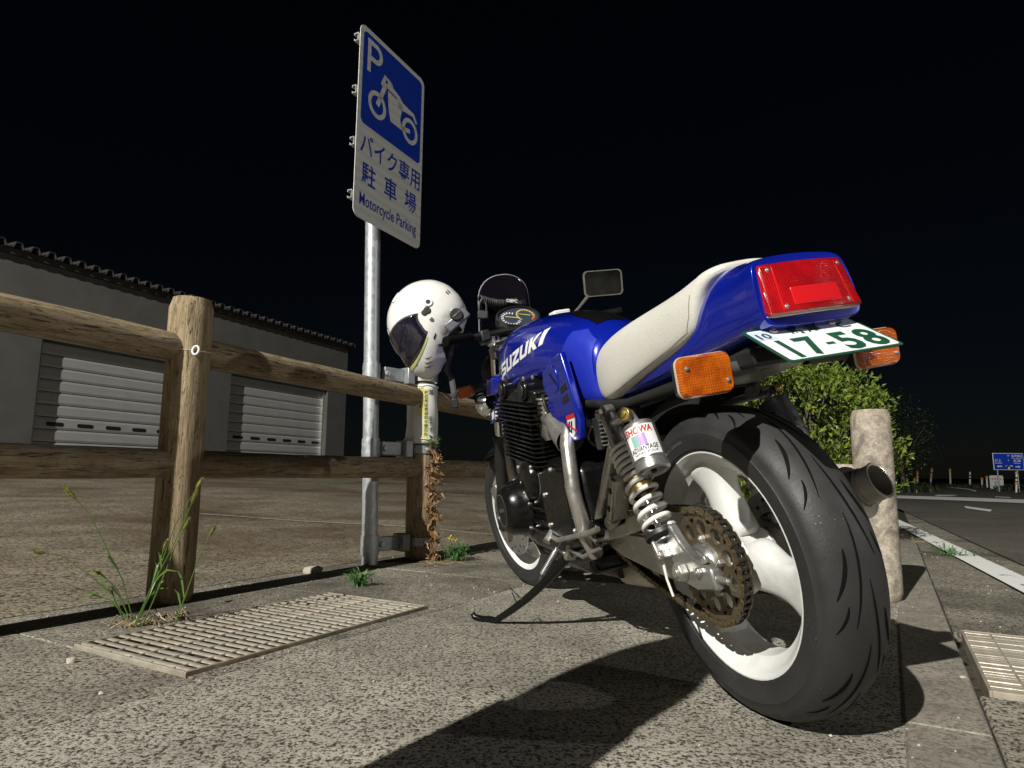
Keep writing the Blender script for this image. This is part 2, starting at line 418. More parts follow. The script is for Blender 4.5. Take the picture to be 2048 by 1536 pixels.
# ---------------------------------------------------------------- garage building
def garage():
    root = empty('garage_building')
    Lp = atY(0, 498, 12.0); base_z = .40
    P0 = Vector((-9.45, 12.0, base_z)); az = R(23.5); d = Vector((math.sin(az), math.cos(az), 0)); n = Vector((math.cos(az), -math.sin(az), 0))
    fm = Matrix((d, n, Vector((0, 0, 1)))).transposed()
    def P(s, o, z): return P0+d*s+n*o+Vector((0, 0, z))
    def hit(px, py):
        r = ray(px, py); t = (P0-CAM).dot(n)/r.dot(n); q = CAM+r*t-P0; return q.dot(d), q.z
    s_end = hit(694, 760)[0]; H = hit(330, 593)[1]
    st_top = hit(190, 697)[1]
    doors = [(hit(83, 700)[0], hit(83, 700)[0]+ (hit(655, 800)[0]-hit(462, 770)[0])), (hit(462, 770)[0], hit(655, 800)[0])]
    wdt = doors[1][1]-doors[1][0]; gap = doors[1][0]-doors[0][0]
    doors = [(doors[1][0]-k*gap, doors[1][0]-k*gap+wdt) for k in (3, 2, 1, 0)]
    s0 = doors[0][0]-1.2; TH = .35
    def wbox(sa, sb, za, zb, nm='wall', mt=MT['wall'], o0=-TH, o1=0.0):
        b = MB(); b.box(P((sa+sb)/2, (o0+o1)/2, (za+zb)/2), (sb-sa, o1-o0, zb-za), fm); return b.build(nm, mt, root, None, .01, 1)
    wbox(s0, s_end, st_top, H)
    ed = s0
    for a, b_ in doors+[(s_end, s_end)]:
        wbox(ed, a, .55, st_top-.003, 'pillar'); wbox(ed-.002, a+.002, -.6, .55-.003, 'pillar_base', MT['wall_low'], -TH, .012); ed = b_
    wbox(s_end-.3, s_end-.003, -.6, H-.01, 'side_wall', MT['wall'], -9, -TH-.003)
    for a, b_ in doors:
        nsl = 11; hs = (st_top+.1)/nsl; sh = None
        fr = MB(); fr.box(P(a+.04, -.16, st_top/2), (.08, .1, st_top+.1), fm); sh = fr.build('shutter', MT['alu'], root, None)
        fr = MB(); fr.box(P(b_-.04, -.16, st_top/2), (.08, .1, st_top+.1), fm); fr.build('guide_rail', MT['alu'], sh, None)
        sl = MB(); sl.prism([(-hs*.47, -.012), (hs*.47, -.012), (hs*.47, .0), (hs*.3, .018), (-hs*.3, .018), (-hs*.47, .0)], lambda u_, v_, t_: fm @ Vector((t_, v_, u_)), -(wdt-.16)/2, (wdt-.16)/2)
        mesh = sl.mesh('slat'); mesh.materials.append(MT['shutter'])
        for k in range(nsl):
            o = link('slat', mesh, sh, None); o.location = P((a+b_)/2, -.2, -.1+hs*(k+.5))
        zc = hit(150, 850)[1]
        for k in range(6):
            x = a+.08+(wdt-.16)*(k+.5)/6+.12
            pb = MB(); pb.prism(rrect(-.17, -.04, .17, .04, .035, 4), lambda u_, v_, t_: P(x, -.2+t_, zc)+fm @ Vector((u_, 0, v_)), .0185, .024)
            if x < b_-.25: pb.build('pane', MT['black'], sh, None)
    # folded-plate roof edge: a row of metal ribs over the eave
    rm = MB(); pitch = .30
    prof = [(-.145, -.02), (-.10, -.02), (-.055, .09), (.055, .09), (.10, -.02), (.145, -.02), (.145, -.035), (.085, -.035), (.045, .075), (-.045, .075), (-.085, -.035), (-.145, -.035)]
    for sgn in (1,):
        rm.prism(prof, lambda u_, v_, t_: fm @ Vector((u_, t_, v_)), -3.0, .2)
    me = rm.mesh('roof_rib'); me.materials.append(MT['roofmetal'])
    s = s0
    rf = MB(); rf.box(P((s0+s_end)/2, -4.6, H+.02), (s_end-s0+.4, 8.4, .06), fm); roof = rf.build('roof', MT['roofmetal'], root, None)
    fa = MB(); fa.box(P((s0+s_end)/2+.1, .05, H+.012), (s_end-s0+.3, .1, .11), fm); fa.build('fascia', MT['roofmetal'], roof, None)
    while s < s_end+.2:
        o = link('roof_rib', me, roof, None); o.location = P(s, 0, H+.09); s += pitch
    return tag(root, 'dim grey garage block with white roller shutters and ribbed metal roof', 'garage')
garage()

# ---------------------------------------------------------------- log fence
def log(p0, p1, r, seed, n=18, m=26, rough=.05, cham=.012, mt=None):
    """uneven log, mesh along local x (rail) in world orientation handled by matrix"""
    p0 = Vector(p0); p1 = Vector(p1); L = (p1-p0).length; rings = []
    for i in range(m+1):
        t = i/m; k = 1.0
        if t*L < cham: k = .86+.14*(t*L/cham)
        if (1-t)*L < cham: k = .86+.14*((1-t)*L/cham)
        rg = []
        for j in range(n):
            a = 2*math.pi*j/n
            q = noise.noise(Vector((t*L*1.7+seed*7.3, math.cos(a)*1.3, math.sin(a)*1.3)))*rough + noise.noise(Vector((t*L*9+seed, math.cos(a)*5, math.sin(a)*5)))*rough*.35
            rr = r*k*(1+q); rg.append(Vector((t*L, rr*math.cos(a), rr*math.sin(a))))
        rings.append(rg)
    # rounded ends
    b = MB(); b.loft(rings, True); return b, L
def place_x(o, p0, p1, roll=0.):
    d = (Vector(p1)-Vector(p0)).normalized(); sd = Vector((0, 0, 1)).cross(d)
    sd = sd.normalized() if sd.length > 1e-4 else Vector((0, 1, 0)); u = d.cross(sd)
    m = Matrix((d, sd, u)).transposed().to_4x4(); m.translation = Vector(p0); o.matrix_world = m @ Matrix.Rotation(roll, 4, 'X')
def rot_z_mesh(b):  # log mesh along +z instead of +x
    b.v = [(-z, y, x) for x, y, z in b.v]; return b
fence = empty('log_fence', uv(1.526, -2.335))
finv = Matrix.Translation(-uv(1.526, -2.335))
PU = [-1.42, .05, 1.526, 3.004, 4.48, 5.96]
for k, u in enumerate(PU):
    b, L = log((0, 0, 0), (0, 0, (1.2, 1.18, 1.155, 1.015, 1.0, 1.0)[k]), .079, k+1, 22, 30, .045)
    rot_z_mesh(b); o = b.build('post', MT['wood_z'], fence, 50); o.matrix_local = finv @ Matrix.Translation(uv(u, -2.335, -.01)) @ Matrix.Rotation(k*1.3, 4, 'Z')
for k in range(5):
    for z, rr in ((.98, .056), (.505, .054)):
        b, L = log((0, 0, 0), uv(PU[k+1], 0)-uv(PU[k], 0)-uv(.085, 0), rr, k*3+z*10, 18, 34, .07)
        o = b.build('rail', MT['wood_x'], fence, 50)
        zf = lambda u_: z-(.0225*u_ if z > .8 else 0); q0 = uv(PU[k]+.045, -2.335, zf(PU[k])); q1 = uv(PU[k+1]-.04, -2.335, zf(PU[k+1]))
        d = (q1-q0).normalized(); m = Matrix((d, Vector((0, 0, 1)).cross(d), d.cross(Vector((0, 0, 1)).cross(d)))).transposed().to_4x4(); m.translation = q0
        o.matrix_local = finv @ m @ Matrix.Rotation(k+z*5, 4, 'X')
tag(fence, 'weathered brown round-log fence with two rails beside the drain grate', 'fence')
# white cable tie looped round the first post
tp = uv(1.526, -2.335, .935)
b = MB(); b.tube([tp+Vector((.0825*math.cos(a), .0825*math.sin(a), .004*math.sin(a*2))) for a in [2*math.pi*i/24 for i in range(24)]], .0012, 5, True)
lc = tp+Vector((.056, -.068, -.004))
cable = b.build('cable_tie', MT['white'], None)
b = MB(); b.tube([lc+Vector((.012*math.cos(a)+.006, -.003+.004*math.sin(a), .017*math.sin(a))) for a in [2*math.pi*i/18 for i in range(18)]], .0042, 7, True); b.build('loop', MT['white'], cable)
tag(cable, 'white cable tie with a loop around the fence post by the grass', 'cable tie')

# ---------------------------------------------------------------- drain grates
def grate(u0, u1, v0, v1, nbear, ncross, label, along):
    """frame, bearing bars and cross bars, each its own mesh"""
    root = empty('drain_grate', uv((u0+u1)/2, (v0+v1)/2)); inv = Matrix.Translation(-uv((u0+u1)/2, (v0+v1)/2)); rt = UVM.to_4x4()
    def put(me, u, v, z):
        o = link(names[id(me)], me, root, None, .0015, 1); o.matrix_local = inv @ Matrix.Translation(uv(u, v, z)) @ rt; return o
    names = {}
    def mk(nm, sz, shape=None):
        b = MB()
        if shape: b.prism(shape, lambda p, q, t: Vector((p, t, q)), -sz[1]/2, sz[1]/2)
        else: b.box((0, 0, 0), sz)
        me = b.mesh(nm); me.materials.append(MT['rust']); names[id(me)] = nm; return me
    fl = mk('frame_bar', (u1-u0, .007, .044)); fs = mk('frame_bar', (.007, v1-v0-.014, .044))
    put(fl, (u0+u1)/2, v0+.0035, -.0125); put(fl, (u0+u1)/2, v1-.0035, -.0125); put(fs, u0+.0035, (v0+v1)/2, -.0125); put(fs, u1-.0035, (v0+v1)/2, -.0125)
    W_ = v1-v0-.014; U_ = u1-u0-.014
    # I-section bars: wide flat top, thin web
    ish = [(-.0085, -.002), (-.0045, .001), (.0045, .001), (.0085, -.002), (.0085, -.0045), (-.0085, -.0045)]
    me1 = mk('bearing_bar', (0, W_, 0), ish)
    for i in range(nbear):
        o = put(me1, u0+.007+U_*(i+.5)/nbear, (v0+v1)/2, .0075)
        o.rotation_euler[2] += random.uniform(-.004, .004); o.location.z += random.uniform(-.001, .001)
    me2 = mk('cross_bar', (U_, .006, .012))
    for j in range(ncross): put(me2, (u0+u1)/2, v0+(v1-v0)*(j+.7)/(ncross+.4), .0025)
    return tag(root, label, 'drain grate')
grate(GU0, GU1, GV0, GV1, 27, 5, 'rusty steel drain grate in the gutter at the foot of the log fence', 0)
grate(RG[0], RG[1], RG[2], RG[3], 30, 4, 'brown steel drain grate set beside the road edge line', 0)
# ================================================================ LAMPS behind the camera: the car-park mast and an added fill lamp
def lamp_post(foot, h, aim, watts, size, colour, label, spread):
    root = empty('lamp_post', foot); 
    b = MB(); b.cyl((0, 0, 0), (0, 0, .5), .16, .14, 20); b.build('base', MT['galv_dull'], root)
    b = MB(); b.cyl((0, 0, .5), (0, 0, h+.1), .11, .06, 20); b.build('pole', MT['galv'], root)
    d = (Vector(aim)-Vector(foot)); d.z = 0; d.normalize(); rz = math.atan2(d.y, d.x)
    b = MB(); b.tube([(0, 0, h), (d.x*.5, d.y*.5, h+.22), (d.x*1.0, d.y*1.0, h+.25)], .035, 10); b.build('arm', MT['galv'], root)
    m = Matrix.Translation((d.x*1.25, d.y*1.25, h+.25)) @ Matrix.Rotation(rz, 4, 'Z')
    b = MB(); b.loft([[Vector((x, y, z)) for x, y, z in ((-.3, -w2, 0), (.3, -w2*.8, 0), (.3, w2*.8, 0), (-.3, w2, 0))] for w2, z in ()] or [[Vector((-.30, -.13, -.02)), Vector((.32, -.10, -.02)), Vector((.32, .10, -.02)), Vector((-.30, .13, -.02))], [Vector((-.27, -.08, .10)), Vector((.24, -.06, .08)), Vector((.24, .06, .08)), Vector((-.27, .08, .10))]])
    o = b.build('head', MT['galv_dull'], root, 40, .01); o.matrix_local = m
    ld = bpy.data.lights.new('lamp', 'SPOT'); ld.energy = watts; ld.shadow_soft_size = size; ld.color = colour; ld.spot_size = R(spread); ld.spot_blend = .6
    lo2 = bpy.data.objects.new('bulb', ld); COL.objects.link(lo2); lo2.parent = root
    lp = Vector((d.x*1.25, d.y*1.25, h+.12)); wd = (Vector(aim)-Vector(foot)-lp).normalized()
    lo2.matrix_local = Matrix.Translation(lp) @ wd.to_track_quat('-Z', 'Y').to_matrix().to_4x4()
    tag(root, label, 'street lamp')
    return root
_d = (Vector((.5, 1.8, 0))-Vector((LAMP.x, LAMP.y, 0))).normalized()*1.25
lamp_post((LAMP.x-_d.x, LAMP.y-_d.y, -.03), LAMP.z, (1.0, 6, 0), LAMP_W, .11, (1.0, .98, .915), 'tall galvanised lamp mast standing in line with the log fence', 150)
lamp_post((14.0, -3.0, -.03), 5.2, (0, 5, 1.5), LAMP_W*.024, .10, (1.0, .98, .95), 'shorter galvanised lamp post added out of view to light the parking sign', 150)  # added weak fill lamp, placed so the sign face gets light

# ================================================================ PARKING SIGN
def parking_sign():
    foot = Vector((-.744, 3.53, 0)); root = empty('parking_sign', foot)
    L = lambda p: Vector(p)-foot
    b = MB(); b.cyl((0, 0, -.01), (-.080, 0, 2.86), .042, .042, 28); b.build('pole', MT['galv'], root)
    az = R(26.5); e = Vector((math.sin(az), math.cos(az), 0)); n = Vector((math.cos(az), -math.sin(az), 0)); up = Vector((0, 0, 1))
    o = n*.085
    x0, x1, z0, z1 = -.350, .250, 1.79, 2.872
    fn = lambda u, v, t: o+e*u+up*v+n*t
    b = MB(); b.prism(rrect(x0, z0, x1, z1, .045, 6), fn, -.0015, .0015); panel = b.build('panel', MT['sign_white'], root, 30)
    fr = Matrix((e, up, n)).transposed().to_4x4(); fr.translation = o+n*.0022
    bx0, bx1, bz0, bz1 = x0+.028, x1-.026, 2.315, z1-.028
    me = poly_mesh([rrect(bx0, bz0, bx1, bz1, .03, 6)]); me.transform(fr); me.materials.append(MT['sign_blue']); link('blue_field', me, panel, None)
    fr2 = fr.copy(); fr2.translation = o+n*.003
    def marks(nm, polys, mt=MT['sign_white']):
        me = poly_mesh(polys); me.transform(fr2); me.materials.append(mt); return link(nm, me, panel, None)
    W_, H_ = bx1-bx0, bz1-bz0
    q = lambda x, y: (bx0+x*W_, bz0+y*H_)
    # letter P, top left
    px, py = bx0+.035, bz1-.215
    P_ = [[(px, py), (px+.028, py), (px+.028, py+.19), (px, py+.19)], [(px+.028, py+.162), (px+.07, py+.162), (px+.07, py+.19), (px+.028, py+.19)], [(px+.028, py+.072), (px+.07, py+.072), (px+.07, py+.10), (px+.028, py+.10)]]
    P_ += annulus(px+.07, py+.131, .031, .059, 14, -90, 90)
    marks('letter_p', P_)
    # motorcycle pictogram
    pic = annulus(*q(.24, .30), .052, .078, 26) + annulus(*q(.80, .30), .052, .078, 26)
    def bar2(a, b_, w2):
        a = Vector(a); b_ = Vector(b_); d = (b_-a).normalized(); s2 = Vector((-d.y, d.x))*w2/2
        return [tuple(a+s2), tuple(a-s2), tuple(b_-s2), tuple(b_+s2)]
    pic += [bar2(q(.24, .30), q(.37, .62), .03), bar2(q(.30, .56), q(.36, .70), .022), bar2(q(.36, .68), q(.45, .66), .02), bar2(q(.45, .665), q(.47, .63), .018)]
    pic += [[q(.37, .58), q(.55, .56), q(.60, .46), q(.84, .50), q(.90, .44), q(.93, .46), q(.86, .54), q(.66, .56), q(.60, .60), q(.40, .66)],
            [q(.40, .56), q(.66, .53), q(.62, .34), q(.68, .24), q(.46, .24), q(.42, .36)], bar2(q(.64, .26), q(.80, .30), .026)]
    marks('motorcycle_pictogram', pic)
    fr3 = fr.copy(); fr3.translation = o+n*.0022
    flat_text('lettering', 'バイク専用', (x0+.035, 2.145, .545, .125), fr3, MT['ink_blue'], panel, .012)
    flat_text('lettering', '駐', (x0+.055, 1.985, .115, .125), fr3, MT['ink_blue'], panel, .014)
    flat_text('lettering', '車', (x0+.245, 1.985, .115, .125), fr3, MT['ink_blue'], panel, .014)
    flat_text('lettering', '場', (x0+.435, 1.985, .115, .125), fr3, MT['ink_blue'], panel, .014)
    flat_text('lettering', 'Motorcycle Parking', (x0+.045, 1.845, .51, .088), fr3, MT['ink_blue'], panel, .012)
    # aluminium channels across the back, sticking out past the left edge
    for z in (1.90, 2.19, 2.48, 2.78):
        b = MB(); sec = [(-.002, .022), (-.030, .022), (-.030, .010), (-.026, .010), (-.026, .018), (-.006, .018), (-.006, -.018), (-.026, -.018), (-.026, -.010), (-.030, -.010), (-.030, -.022), (-.002, -.022)]
        b.prism(sec, lambda u, v, t: o+n*u+up*(z+v)+e*t, x0-.012, x1-.03); b.build('back_channel', MT['alu'], root, None)
        b = MB(); b.lathe([(.043, -.015), (.046, -.015), (.046, .015), (.043, .015)], (-.028*z, 0, z), (0, 0, 1), 24, True); b.box(n*.04+up*z+Vector((-.028*z*.6, 0, 0)), (.025, .05, .03), Matrix((n, e, up)).transposed()); b.build('clamp_band', MT['galv_dull'], root)
    # three clamps tying the pole to the fence post
    pc = uv(3.004, -2.335)-foot; pd = Vector((pc.x, pc.y, 0)); Lp = pd.length; pd.normalize(); ps = Vector((-pd.y, pd.x, 0)); fm = Matrix((pd, ps, up)).transposed()
    for z in (1.025, .612, .10):
        b = MB(); b.lathe([(.0425, -.052), (.047, -.052), (.049, -.02), (.047, .0), (.049, .02), (.047, .05), (.0425, .05)], (-.028*z, 0, z), (0, 0, 1), 28, True); col_ = b.build('clamp_collar', MT['galv'], root)
        b = MB(); b.box(pd*.12+up*z, (.15, .028, .075), fm); b.build('clamp_arm', MT['galv_dull'], root, 30, .004)
        b = MB(); b.box(pd*.205+up*z-Vector((0, 0, 0)), (.05, .10, .095), fm); b.build('clamp_saddle', MT['galv_dull'], root, 30, .006)
        b = MB(); b.lathe([(.081, -.022), (.085, -.022), (.085, .022), (.081, .022)], (pc.x, pc.y, z), (0, 0, 1), 32, True); b.build('post_band', MT['galv_dull'], root)
        bd = Vector((.5, -.86, 0)); b = MB(); b.cyl(pc+bd*.082+up*z, pc+bd*.097+up*z, .011, .009, 6); b.build('bolt', MT['galv'], root)
        b = MB(); b.cyl(pd*.062+ps*-.016+up*z, pd*.062-ps*.028+up*z, .016, .013, 14); b.build('bolt', MT['galv'], root)
    return tag(root, 'blue and white motorcycle parking sign on a galvanised pole clamped to the fence', 'sign')
parking_sign()

# ================================================================ PAPER NOTICE ON THE SECOND POST
MT['paper'] = mat('crumpled_plastic_sleeve', (.74, .74, .72), .32, 0, .05, 20, .5, 18)
MT['ink'] = flat('dark_marker_ink', (.03, .03, .03), .6); MT['hilite'] = flat('yellow_highlighter', (.66, .62, .20), .6)
def paper_notice():
    c = uv(3.004, -2.335); root = empty('paper_notice', c); fa = math.atan2(-c.y, -c.x+.28)
    def rad(z): return .0835+.010*((.985-z)/.34)
    def sp(a, z, off=0.): 
        r = rad(z)+off+.003*math.sin(a*5+z*25); return Vector((r*math.cos(fa+a), r*math.sin(fa+a), z))
    b = MB(); b.loft([[sp(R(a), z) for a in range(-115, 116, 8)] for z in [.645+.34*i/14 for i in range(15)]], False, False)
    sh = b.build('sheet', MT['paper'], root, 180); sd = sh.modifiers.new('s', 'SOLIDIFY'); sd.thickness = .0012
    def patch(nm, a0, a1, z0, z1, mt, off):
        b = MB(); b.loft([[sp(a0+(a1-a0)*i/6, z0+(z1-z0)*j/10, off) for i in range(7)] for j in range(11)], False, False); return b.build(nm, mt, sh, 180)
    def col(text, a, ztop, size, par):
        for i, ch in enumerate(text):
            me = fit_text(ch, size, size*1.05, 0, .012); z = ztop-i*size*1.22
            for v in me.vertices: v.co = sp(a+(v.co.x-size/2)/rad(z), z-size*1.05+v.co.y, .0026)
            me.materials.append(MT['ink']); link('lettering', me, par, None)
    h1 = patch('highlight', -.02, .30, .655, .955, MT['hilite'], .0014); h2 = patch('highlight', -.36, -.05, .80, .968, MT['hilite'], .0014)
    col('喫煙所は売店の食堂の先', .16, .945, .0195, sh); col('にあります', -.20, .962, .020, sh)
    col('禁', .50, .955, .03, sh); col('煙です', .50, .80, .026, sh)
    b = MB(); b.tube([sp(R(a), .975+.004*math.sin(a*.1), .003) for a in range(-180, 180, 10)], .0022, 6, True); b.build('tie_wire', MT['white'], root)
    b = MB(); b.tube([sp(R(a), .662+.012*math.cos(R(a+40)), .006) for a in range(-180, 180, 10)], .0022, 6, True); b.build('tie_wire', MT['white'], root)
    return tag(root, 'white paper notice with yellow highlighted handwriting wrapped around a fence post', 'notice')
paper_notice()

# ================================================================ PLANTS
def leaf(b, p, d, L, wd, up=(0, 0, 1), fold=.25, droop=.2):
    d = Vector(d).normalized(); s = d.cross(Vector(up)); s = s.normalized() if s.length > 1e-3 else Vector((1, 0, 0)); n = s.cross(d)
    p = Vector(p); m = p+d*L*.5+n*L*.06; e = p+d*L-n*L*droop
    b.add([p, m+s*wd*.5+n*wd*fold, e, m-s*wd*.5+n*wd*fold, m], [(0, 4, 1), (4, 2, 1), (0, 3, 4), (4, 3, 2)])
def rdir(): 
    v = Vector((random.gauss(0, 1), random.gauss(0, 1), random.gauss(0, 1))); return v.normalized()
def vine():
    c = gnd(880, 1122); root = empty('dried_vine', c); base = uv(3.004, -2.335)-c
    out = Vector((.085, -.055, 0))
    pts = [base*.75+Vector((.052+.018*math.sin(i*1.7), -.055+.012*math.cos(i*2.1), .008+.64*i/22)) for i in range(23)]
    b = MB(); b.tube(pts, .006, 6); b.tube([p+Vector((.014*math.sin(i*.9), .014*math.cos(i*.9), 0)) for i, p in enumerate(pts)], .004, 5); b.tube([p+Vector((-.014*math.sin(i*.7), .012*math.cos(i*.7+1), 0)) for i, p in enumerate(pts)], .0035, 5)
    b.build('stem', MT['dryvine'], root)
    b = MB()
    for p in pts[:-1]:
        for _ in range(10):
            d = rdir(); d.z -= .7; leaf(b, p+rdir()*.016, d, random.uniform(.03, .055), random.uniform(.012, .024), rdir(), .5, .4)
    tag(b.build('dead_leaves', MT['dryvine'], root, None), kind='stuff')
    b = MB()
    for _ in range(34):
        d = rdir(); d.z = abs(d.z)*.8; leaf(b, pts[-1]+rdir()*.03, d, random.uniform(.03, .05), .012)
    tag(b.build('fresh_tip', MT['weed'], root, None), kind='stuff')
    tag(root, 'brown dried vine climbing the fence post below the paper notice', 'vine')
vine()
def weed(px, py, h, spread, n, label, mt='weed', extra=0):
    c = gnd(px, py); root = empty('weed', c); b = MB(); st = MB()
    for k in range(n):
        a = random.uniform(0, 6.283); t = random.uniform(.25, 1); d = Vector((math.cos(a)*t, math.sin(a)*t, random.uniform(.4, 1.1))).normalized(); L = h*random.uniform(.6, 1.1)
        e = d*L; e.x *= spread/h; e.y *= spread/h
        st.tube([(0, 0, 0), e*.5+Vector((0, 0, L*.06)), e], [.0022, .0018, .001], 4)
        for j in range(9):
            q = e*((j+2)/10.)+Vector((0, 0, L*.05)); dd = (d*.5+rdir()).normalized(); leaf(b, q, dd, random.uniform(.022, .045), random.uniform(.006, .011))
    st.build('stems', MT[mt], root)['kind'] = 'stuff'; tag(b.build('leaves', MT[mt], root, None), kind='stuff')
    if extra:
        y = MB()
        for _ in range(extra): leaf(y, Vector((random.gauss(0, .012)-.03, random.gauss(0, .012), h*1.1))+rdir()*.012, rdir(), .014, .009)
        tag(y.build('yellow_flower', flat('yellow_petals', (.6, .5, .03), .5), root, None), kind='stuff')
    tag(root, label, 'weed')
weed(714, 1172, .07, .10, 14, 'small green weed growing in the joint in front of the sign pole')
weed(912, 1122, .11, .11, 20, 'bushy green weed with a yellow flower at the foot of the dried vine', extra=24)
weed(1905, 1112, .06, .16, 10, 'small green weed growing at the white road edge line')
def straw(px, py, n, spread, label, h=.05):
    c = gnd(px, py); b = MB()
    for _ in range(n):
        a = random.uniform(0, 6.283); r = spread*random.random(); p = Vector((r*math.cos(a), r*math.sin(a), .004+random.random()*.01)); t = random.uniform(0, 6.283); L = random.uniform(.04, .12)
        b.tube([p, p+Vector((math.cos(t)*L*.5, math.sin(t)*L*.5, random.random()*.02)), p+Vector((math.cos(t+.4)*L, math.sin(t+.4)*L, .003))], .0012, 4)
    o = b.build('dead_grass', MT['straw'], None); o.location = c; tag(o, label, 'dead grass', kind='stuff')
straw(875, 1132, 26, .10, 'dry straw lying at the foot of the vine post')
straw(1830, 1085, 30, .25, 'dry straw lying on the brown roadside strip')
def foxtail():
    c = gnd(268, 1252); root = empty('foxtail_grass', c)
    # each stem: list of pixel points along it (top last), head length
    stems = [([(268, 1250), (300, 1180), (345, 1095), (378, 1020), (388, 995)], 1, .050), ([(272, 1248), (298, 1190), (318, 1130), (330, 1092)], 1, .038), ([(285, 1248), (320, 1170), (352, 1090), (372, 1050)], 1, .045),
             ([(350, 1238), (375, 1180), (400, 1110), (424, 1062)], 1, .036), ([(268, 1250), (245, 1160), (220, 1110), (180, 1030), (140, 985)], 1, .055), ([(250, 1252), (225, 1190), (180, 1150), (120, 1110), (80, 1105)], 1, .03),
             ([(262, 1250), (235, 1180), (205, 1150), (195, 1145)], 1, .03), ([(275, 1248), (305, 1180), (350, 1050), (398, 968)], 1, .042), ([(262, 1252), (220, 1200), (170, 1180), (150, 1178)], 0, 0)]
    for k, (pp, head, hl) in enumerate(stems):
        Y0 = c.y-.02+.01*k
        pts = [atY(x, y, Y0-.03*i*(.3 if k < 4 else 1))-c for i, (x, y) in enumerate(pp)]; pts[0].z = .0
        sm = []
        for i in range(len(pts)-1):
            for j in range(4):
                t = j/4; sm.append(pts[i].lerp(pts[i+1], t))
        sm.append(pts[-1])
        b = MB(); b.tube(sm, [.0022-.001*i/len(sm) for i in range(len(sm))], 5); st = b.build('stem', MT['grass'], root)
        if head:
            d = (pts[-1]-pts[-2]).normalized(); b = MB()
            for j in range(int(hl*9000)):
                t = random.random(); p = pts[-1]+d*(t-.5)*hl; rr = .0055*math.sin(math.pi*min(1, max(0, t*.9+.08)))**.6
                a, bb, _ = basis(d); th = random.uniform(0, 6.283); o_ = a*math.cos(th)+bb*math.sin(th)
                q = p+o_*rr*.4; e = p+o_*rr*2.0+d*.007; s_ = o_.cross(d)*.0009
                b.add([q-s_, q+s_, e], [(0, 1, 2)])
            b.tube([pts[-1]+d*(t-.5)*hl for t in (0, .25, .5, .75, 1)], [.001, .0042, .005, .0042, .001], 8)
            tag(b.build('seed_head', MT['seed'], st, None), kind='stuff')
        for j in range(2):
            i = min(len(sm)-2, random.randint(2, 7)); p = sm[i]; d = (sm[i+1]-sm[i]).normalized()*1.0+rdir()*.55; L = random.uniform(.06, .13)
            d.normalize(); s_ = d.cross(Vector((0, 1, 0))).normalized()*.0035; b = MB()
            m1 = p+d*L*.45+Vector((0, 0, .008)); e = p+d*L-Vector((0, 0, L*.25))
            b.add([p-s_*.5, p+s_*.5, m1+s_, m1-s_, e], [(0, 1, 2, 3), (3, 2, 4)]); b.build('blade', MT['grass'], st, None)
    b = MB()
    for _ in range(34):
        p = Vector((random.gauss(0, .03), random.gauss(.01, .02), 0)); d = Vector((random.gauss(0, 1), random.gauss(0, 1), random.uniform(.3, 1.3))).normalized(); L = random.uniform(.03, .08)
        b.tube([p, p+d*L*.6, p+d*L-Vector((0, 0, L*.45))], [.0018, .0015, .0006], 4)
    tag(b.build('dry_base', MT['straw'], root), kind='stuff')
    tag(root, 'wispy foxtail grass growing at the foot of the fence post beside the grate', 'grass')
foxtail()
b = MB()
for _ in range(16):
    p = Vector((random.gauss(0, .018), random.gauss(0, .012), 0)); d = Vector((random.gauss(0, 1), random.gauss(0, .7), random.uniform(.4, 1.2))).normalized(); L = random.uniform(.04, .08)
    b.tube([p, p+d*L*.6, p+d*L-Vector((0, 0, L*.5))], [.0026, .002, .0008], 5)
o = b.build('dead_grass', MT['straw']); o.location = gnd(356, 1238); tag(o, 'pale curled dead grass tuft at the right foot of the fence post', 'dead grass', kind='stuff')
# stones
def stone(px, py, sz, label, h, flatn=.5, mt=None):
    bm = bmesh.new(); bmesh.ops.create_icosphere(bm, subdivisions=2, radius=1)
    for v in bm.verts:
        k = 1+.28*noise.noise(v.co*1.7+Vector((px, py, 0))); v.co = Vector((v.co.x*sz*k, v.co.y*sz*.6*k, max(-.6, min(.7, v.co.z))*h*k))
    me = bpy.data.meshes.new('stone'); bm.to_mesh(me); bm.free(); me.materials.append(mt or MT['stone'])
    o = link('stone', me, None, 20); o.location = gnd(px, py)+Vector((0, 0, h*.5)); o.rotation_euler[2] = .3; tag(o, label, 'stone'); return o
MT['stone'] = mat('pale_stone', (.48, .44, .36), .85, 0, .25, 30, .5, 60)
stone(625, 1146, .045, 'flat pale broken stone lying between the grate and the sign pole', .026)
stone(142, 1326, .011, 'small white pebble beside the near corner of the drain grate', .011)
stone(1926, 1358, .010, 'small white pebble on the smooth border beside the road grate', .006)

